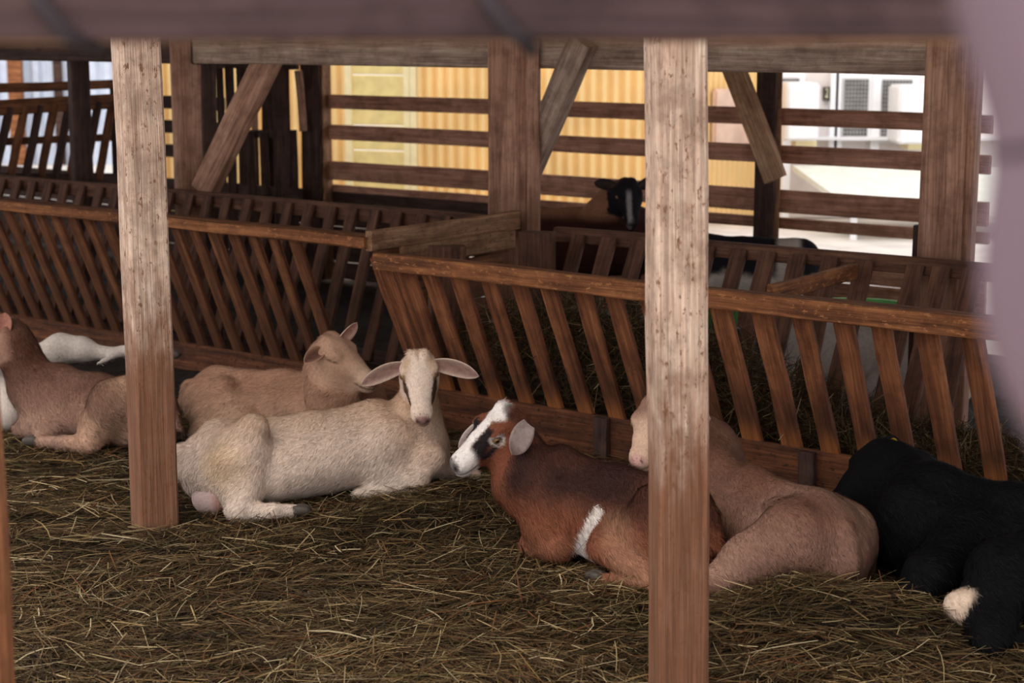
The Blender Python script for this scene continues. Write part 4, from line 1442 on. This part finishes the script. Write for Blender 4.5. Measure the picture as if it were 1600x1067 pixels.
# ---- red-brown goat with striped face
g = Goat('goat', 'red-brown goat with white and black striped face and a white flank mark', (.305, 5.03), 139, .73, .0, zs=1.185)
g.trunk(.8); g.hindleg(-.65); g.hindleg(1)
for y in (-1, 1):
    g.cone((.30, y * .12, .12), (.18, y * .14, .07), .06, .045, .05); g.cone((.18, y * .14, .06), (.36, y * .12, .045), .042, .034, .03)
    g.cone((.36, y * .12, .04), (.2, y * .11, .025), .03, .02, .02)
def side_l(px, py, yl):
    r_ = ray(px, py); o_ = g.org + g.l * yl * g.s; t_ = ((o_ - C0) @ g.l) / (r_ @ g.l); q_ = C0 + r_ * t_ - g.org
    return np.array([q_ @ g.f, q_[2]]) / g.s
FM = [side_l(930, 800, .165), side_l(909, 838, .175), side_l(890, 885, .17)]
g.head(atY(803, 655, 5.24), atY(713, 717, 5.15), (0.15, -.22, 1), .25, ef=.098)
g.neck([(g.w(.26, 0, .20), .12), (atY(822, 750, 5.2), .095), (atY(804, 698, 5.23), .066), (g.hw(.03, 0, -.03), .05)], .055)


def col_redbrown(V, l, hd, hm, nv):
    n1 = fbm(V * 7, 15); n2 = fbm(V * 26, 16)
    C = np.tile(s2l((138, 82, 58)), (len(V), 1))
    C = mixc(C, (58, 34, 28), sstep(.2, .36, l[:, 2]) * (.5 + .8 * n1) * (1 - hm) * (1 - sstep(.36, .5, l[:, 0])))
    C = mixc(C, (168, 116, 88), (1 - sstep(.02, .2, l[:, 2])) * (.3 + .5 * n1))
    C = mixc(C, (196, 150, 118), (1 - sstep(.03, .12, segd(l, (-.16, .2, .24), (-.3, .24, .08)))) * .42)
    C = C * (.82 + .36 * n2)[:, None]
    # white flank mark
    l2 = l[:, [0, 2]]; wf = np.minimum(segd(l2, FM[0], FM[1]) + .012, segd(l2, FM[1], FM[2])) + .3 * (l[:, 1] < .05)
    C = mixc(C, (236, 224, 214), (1 - sstep(.032, .046, wf + .02 * (n2 - .5))) * (1 - hm))
    # face
    a = np.abs(hd[:, 1])
    C = mixc(C, (118, 68, 48), hm)
    C = mixc(C, (34, 26, 26), hm * (1 - sstep(.012, .02, np.abs(a - .034) + .006 * (n2 - .5))) * sstep(.088, .1, hd[:, 0]) * (1 - sstep(.17, .19, hd[:, 0])) * sstep(-.03, -.01, hd[:, 2]))
    C = mixc(C, (36, 28, 28), hm * (1 - sstep(.007, .012, np.minimum(segd(hd, (.108, .056, .0), (.155, .044, -.028)), segd(hd, (.108, -.056, 0), (.155, -.044, -.028))))))
    C = mixc(C, (232, 222, 214), hm * (1 - sstep(.012, .02, a + .008 * (n2 - .5))) * sstep(-.01, .01, hd[:, 2]))
    C = mixc(C, (232, 222, 214), hm * sstep(.165, .185, hd[:, 0] + .01 * (n2 - .5)))
    C = mixc(C, (232, 222, 214), hm * (1 - sstep(.03, .045, np.linalg.norm(hd - [.04, 0, .06], axis=1))))
    C = mixc(C, (60, 36, 30), hm * (1 - sstep(.03, .05, np.linalg.norm(hd - [-.005, .03, .05], axis=1))))
    C = eye_ring(C, hd, hm, (214, 200, 188), .018, .027)
    return eye_ring(C, hd, hm, (40, 28, 26), .012, .017)


g.muzzle = (58, 44, 44)
g.build(.0078, col_redbrown, 95000, .025, 15)
for y in (1, -1): g.eye(y)
bs_ = g.hw(.02, .056, .012)
bs_ = g.hw(-.012, .07, .012); g.ear(1, atY(799, 708, 5.08) - bs_, np.array([.05, -1, 0]), .125, .034, np.array([0, 0, -.01]), (150, 132, 124), (160, 142, 136), base=(-.012, .07, .012), cup=.12, tipc=(106, 86, 80))
g.ear(-1, atY(688, 706, 5.36) - g.hw(.05, -.05, -.0), np.array([-.3, -1, .3]), .15, .024, -ZV * .02, (190, 176, 168), (150, 130, 124), base=(.05, -.05 * -1, 0.0), cup=.3)

# ---- brown goat behind the right front post, its back to the viewer
g = Goat('goat', 'grey-brown goat lying rump outwards between the red-brown and the black goat', (.735, 5.06), 119, .86, .0, zs=.92)
g.trunk(.6); g.foreleg(1); g.foreleg(-1); g.hindleg(-1)
g.ell(-.34, -.02, .14, .18, .185, .145, .06)
g.B.chain([(pz(1318, 832, .15), .09), (pz(1240, 838, .19), .088), (pz(1172, 874, .12), .066), (pz(1122, 908, .06), .045)], .06)
g.B.chain([(pz(1120, 912, .055), .042), (pz(1085, 935, .04), .028), (pz(1055, 955, .03), .022)], .03)
g.hooves.append((pz(1050, 957, .03), nrm(pz(1030, 970, .03) - pz(1060, 950, .03))))
g.head(atY(1034, 648, 5.22), atY(996, 710, 5.03), (-.5, -.75, .75), .245)
g.neck([(g.w(.26, 0, .22), .115), (atY(1104, 704, 5.38), .088), (atY(1066, 676, 5.38), .07), (g.hw(.02, 0, -.02), .055)])


def col_greybrown(V, l, hd, hm, nv):
    n1 = fbm(V * 7, 25); n2 = fbm(V * 26, 26)
    C = np.tile(s2l((150, 112, 94)), (len(V), 1))
    C = mixc(C, (112, 72, 52), sstep(.2, .36, l[:, 2]) * (.2 + .8 * n1) * (1 - hm))
    C = mixc(C, (172, 136, 116), (1 - sstep(.05, .18, segd(V, pz(1300, 800, .22), pz(1130, 900, .06)))) * .75)
    C = mixc(C, (96, 66, 54), (1 - sstep(.02, .06, segd(l, (.42, .1, .25), (.36, .17, .08)))) * .5 * (1 - hm))
    C = C * (.84 + .32 * n2)[:, None]
    C = mixc(C, (212, 176, 150), hm * sstep(.06, .14, hd[:, 0]))
    return eye_ring(C, hd, hm, (96, 66, 52), .012, .02)


g.muzzle = (196, 150, 140)
g.build(.008, col_greybrown, 95000, .016, 25)
for y in (1, -1): g.eye(y)
for y in (1, -1):
    g.ear(y, np.array([.8, .4, .0]) + g.hl * y * .2, np.array([0, -1, .2]), .12, .03, -ZV * .03, (150, 112, 92), (160, 120, 106))

# ---- black goat on the right
g = Goat('goat', 'black goat with a yellow ear tag lying against the right hay rack', (1.43, 4.74), 141, .93, -.01)
g.trunk(.7); g.foreleg(-1); g.hindleg(-1); g.hindleg(1)
g.B.chain([(g.w(.1, .12, .2), .1), (pz(1452, 900, .12), .06), (pz(1432, 935, .06), .04), (pz(1405, 950, .04), .03)], .06)
g.B.chain([(g.w(-.22, .16, .2), .12), (pz(1570, 900, .16), .09), (pz(1545, 985, .06), .05), (pz(1545, 1008, .04), .035)], .06)
g.B.chain([(pz(1545, 1008, .035), .033), (pz(1590, 1000, .03), .024), (pz(1640, 1002, .03), .022)], .02)
g.B.chain([(g.w(-.1, .1, .12), .09), (pz(1498, 948, .10), .034), (pz(1530, 955, .09), .042), (pz(1560, 965, .08), .036)], .03)
g.head(atY(1392, 722, 5.12), atY(1312, 772, 5.06), (0, -.1, 1), .255)
g.neck([(g.w(.28, 0, .20), .135), (atY(1420, 790, 5.02), .12), (atY(1405, 752, 5.08), .09), (g.hw(.02, 0, -.02), .066)])


def col_black(V, l, hd, hm, nv):
    n2 = fbm(V * 26, 36)
    C = np.tile(s2l((9, 8, 9)), (len(V), 1)) * (.7 + .6 * n2)[:, None]
    wm = (1 - sstep(.045, .06, segd(V, pz(1502, 948, .10), pz(1555, 962, .08)) + .02 * (n2 - .5)))
    C = mixc(C, (226, 200, 176), wm)
    return C


g.muzzle = (30, 26, 28)
g.build(.009, col_black, 36000, .024, 36)
g.eye(1)
e1 = g.ear(1, np.array([.25, -.35, -.85]), np.array([-.4, -1, 0]), .13, .034, ZV * 0, (20, 19, 22), (40, 32, 34))
e2 = g.ear(-1, atY(1396, 694, 5.2) - g.hw(.01, -.05, .03), np.array([-.2, -1, .2]), .11, .03, ZV * 0, (20, 19, 22), (40, 34, 36), base=(.01, .05, .03))
# ear tag disc
q = atY(1396, 693, 5.17); n = 20; V = []; Fc = []
for dz in (-.003, .003):
    for j in range(n):
        t = 2 * math.pi * j / n
        V.append(q + np.array([math.cos(t) * .0135, dz, math.sin(t) * .0175]))
Fc = [tuple(range(n)), tuple(range(n, 2 * n))[::-1]] + [(j, n + j, n + (j + 1) % n, (j + 1) % n) for j in range(n)]
tg_ = mesh_obj('ear_tag', V, Fc, M['tag']); tg_.parent = e2; tg_.matrix_basis = Matrix.Translation(-root_loc(e2))
tg_['label'] = 'round yellow ear tag'

# ---- dark standing goat in the aisle
c = atY(905, 330, 8.75)
g = Goat('goat', 'dark brown goat with a black head standing in front of the back fence', (c[0] - .03, 8.72), -4, .98, -.01, 'goats beyond the racks')
g.stand()
g.head(atY(978, 293, 8.5), atY(988, 336, 8.37), (.2, -1, .7), .235)
g.neck([(g.w(.30, 0, .60), .13), (atY(950, 335, 8.6), .095), (atY(968, 312, 8.55), .072), (g.hw(.03, 0, -.03), .052)])


def col_dark(V, l, hd, hm, nv):
    n1 = fbm(V * 7, 45); n2 = fbm(V * 24, 46)
    C = np.tile(s2l((62, 34, 28)), (len(V), 1))
    C = mixc(C, (150, 104, 78), sstep(.68, .74, l[:, 2]) * (1 - hm) * (1 - sstep(.2, .3, l[:, 0])))
    C = mixc(C, (30, 26, 30), hm * (1 - sstep(.25, .3, hd[:, 0] * 0)))
    C = mixc(C, (196, 186, 184), hm * (1 - sstep(.008, .016, np.abs(hd[:, 1] + .015))) * sstep(.06, .1, hd[:, 0]) * .6)
    return C * (.8 + .4 * n2)[:, None]


g.muzzle = (30, 24, 26)
g.build(.0125, col_dark, 12000, .016, 45)
for y in (1, -1): g.eye(y)
for y, px in ((-1, 938), (1, 1012)):
    bs_ = g.hw(.02, y * .05, .012)
    g.ear(y, atY(px, 286, 8.52) - bs_, TOW, .13, .026, -ZV * .01, (34, 28, 30), (60, 48, 46))
g.tuft('beard', g.hw(.2, 0, -.065), np.array([0, -.1, -1]), .07, .012, (24, 20, 22), 40)

# ---- two goats behind the right rack
c = onv(1355, 600, 6.72)
g = Goat('goat', 'white goat lying behind the slats of the right hay rack', (c[0], c[1]), 150, .95, 0, 'goats beyond the racks')
g.trunk(); g.foreleg(1); g.foreleg(-1); g.hindleg(1); g.hindleg(-1)
ph = onv(1232, 560, 6.66)
g.head(ph, onv(1188, 618, 6.55), (0, -.3, 1), .24)
g.neck([(g.w(.33, 0, .22), .12), (onv(1250, 580, 6.7), .09), (g.hw(.02, 0, -.02), .06)])
g.build(.0125, col_white, 8000, .016, 50)
for y in (1, -1): g.eye(y)
for y in (1, -1): g.ear(y, g.hl * y + np.array([.2, .0, -.5]), g.hf + g.hn, .13, .028, -ZV * .02, (204, 186, 172), (170, 130, 120))

c = onv(1165, 520, 7.4)
g = Goat('goat', 'black and white goat standing behind the right hay rack', (c[0], c[1]), 172, .8, 0, 'goats beyond the racks')
g.stand()
ph = onv(1080, 440, 7.2)
g.head(ph, ph + np.array([-.19, -.05, -.13]), (0, 0, 1), .23)
g.neck([(g.w(.30, 0, .60), .12), (g.w(.42, 0, .68), .09), (g.hw(.02, 0, -.02), .058)])


def col_pied(V, l, hd, hm, nv):
    n2 = fbm(V * 24, 56)
    C = np.tile(s2l((30, 28, 32)), (len(V), 1))
    C = mixc(C, (214, 200, 186), (1 - sstep(.5, .56, l[:, 2] + .08 * (n2 - .5))) * (1 - hm))
    C = mixc(C, (200, 186, 174), (1 - sstep(.05, .09, np.abs(l[:, 0] + .25))) * (1 - hm))
    return C


g.muzzle = (50, 40, 42)
g.build(.0125, col_pied, 6000, .016, 56)
for y in (1, -1): g.ear(y, g.hl * y + np.array([.2, .0, -.2]), g.hf + g.hn, .13, .028, -ZV * .02, (34, 30, 32), (70, 56, 54))
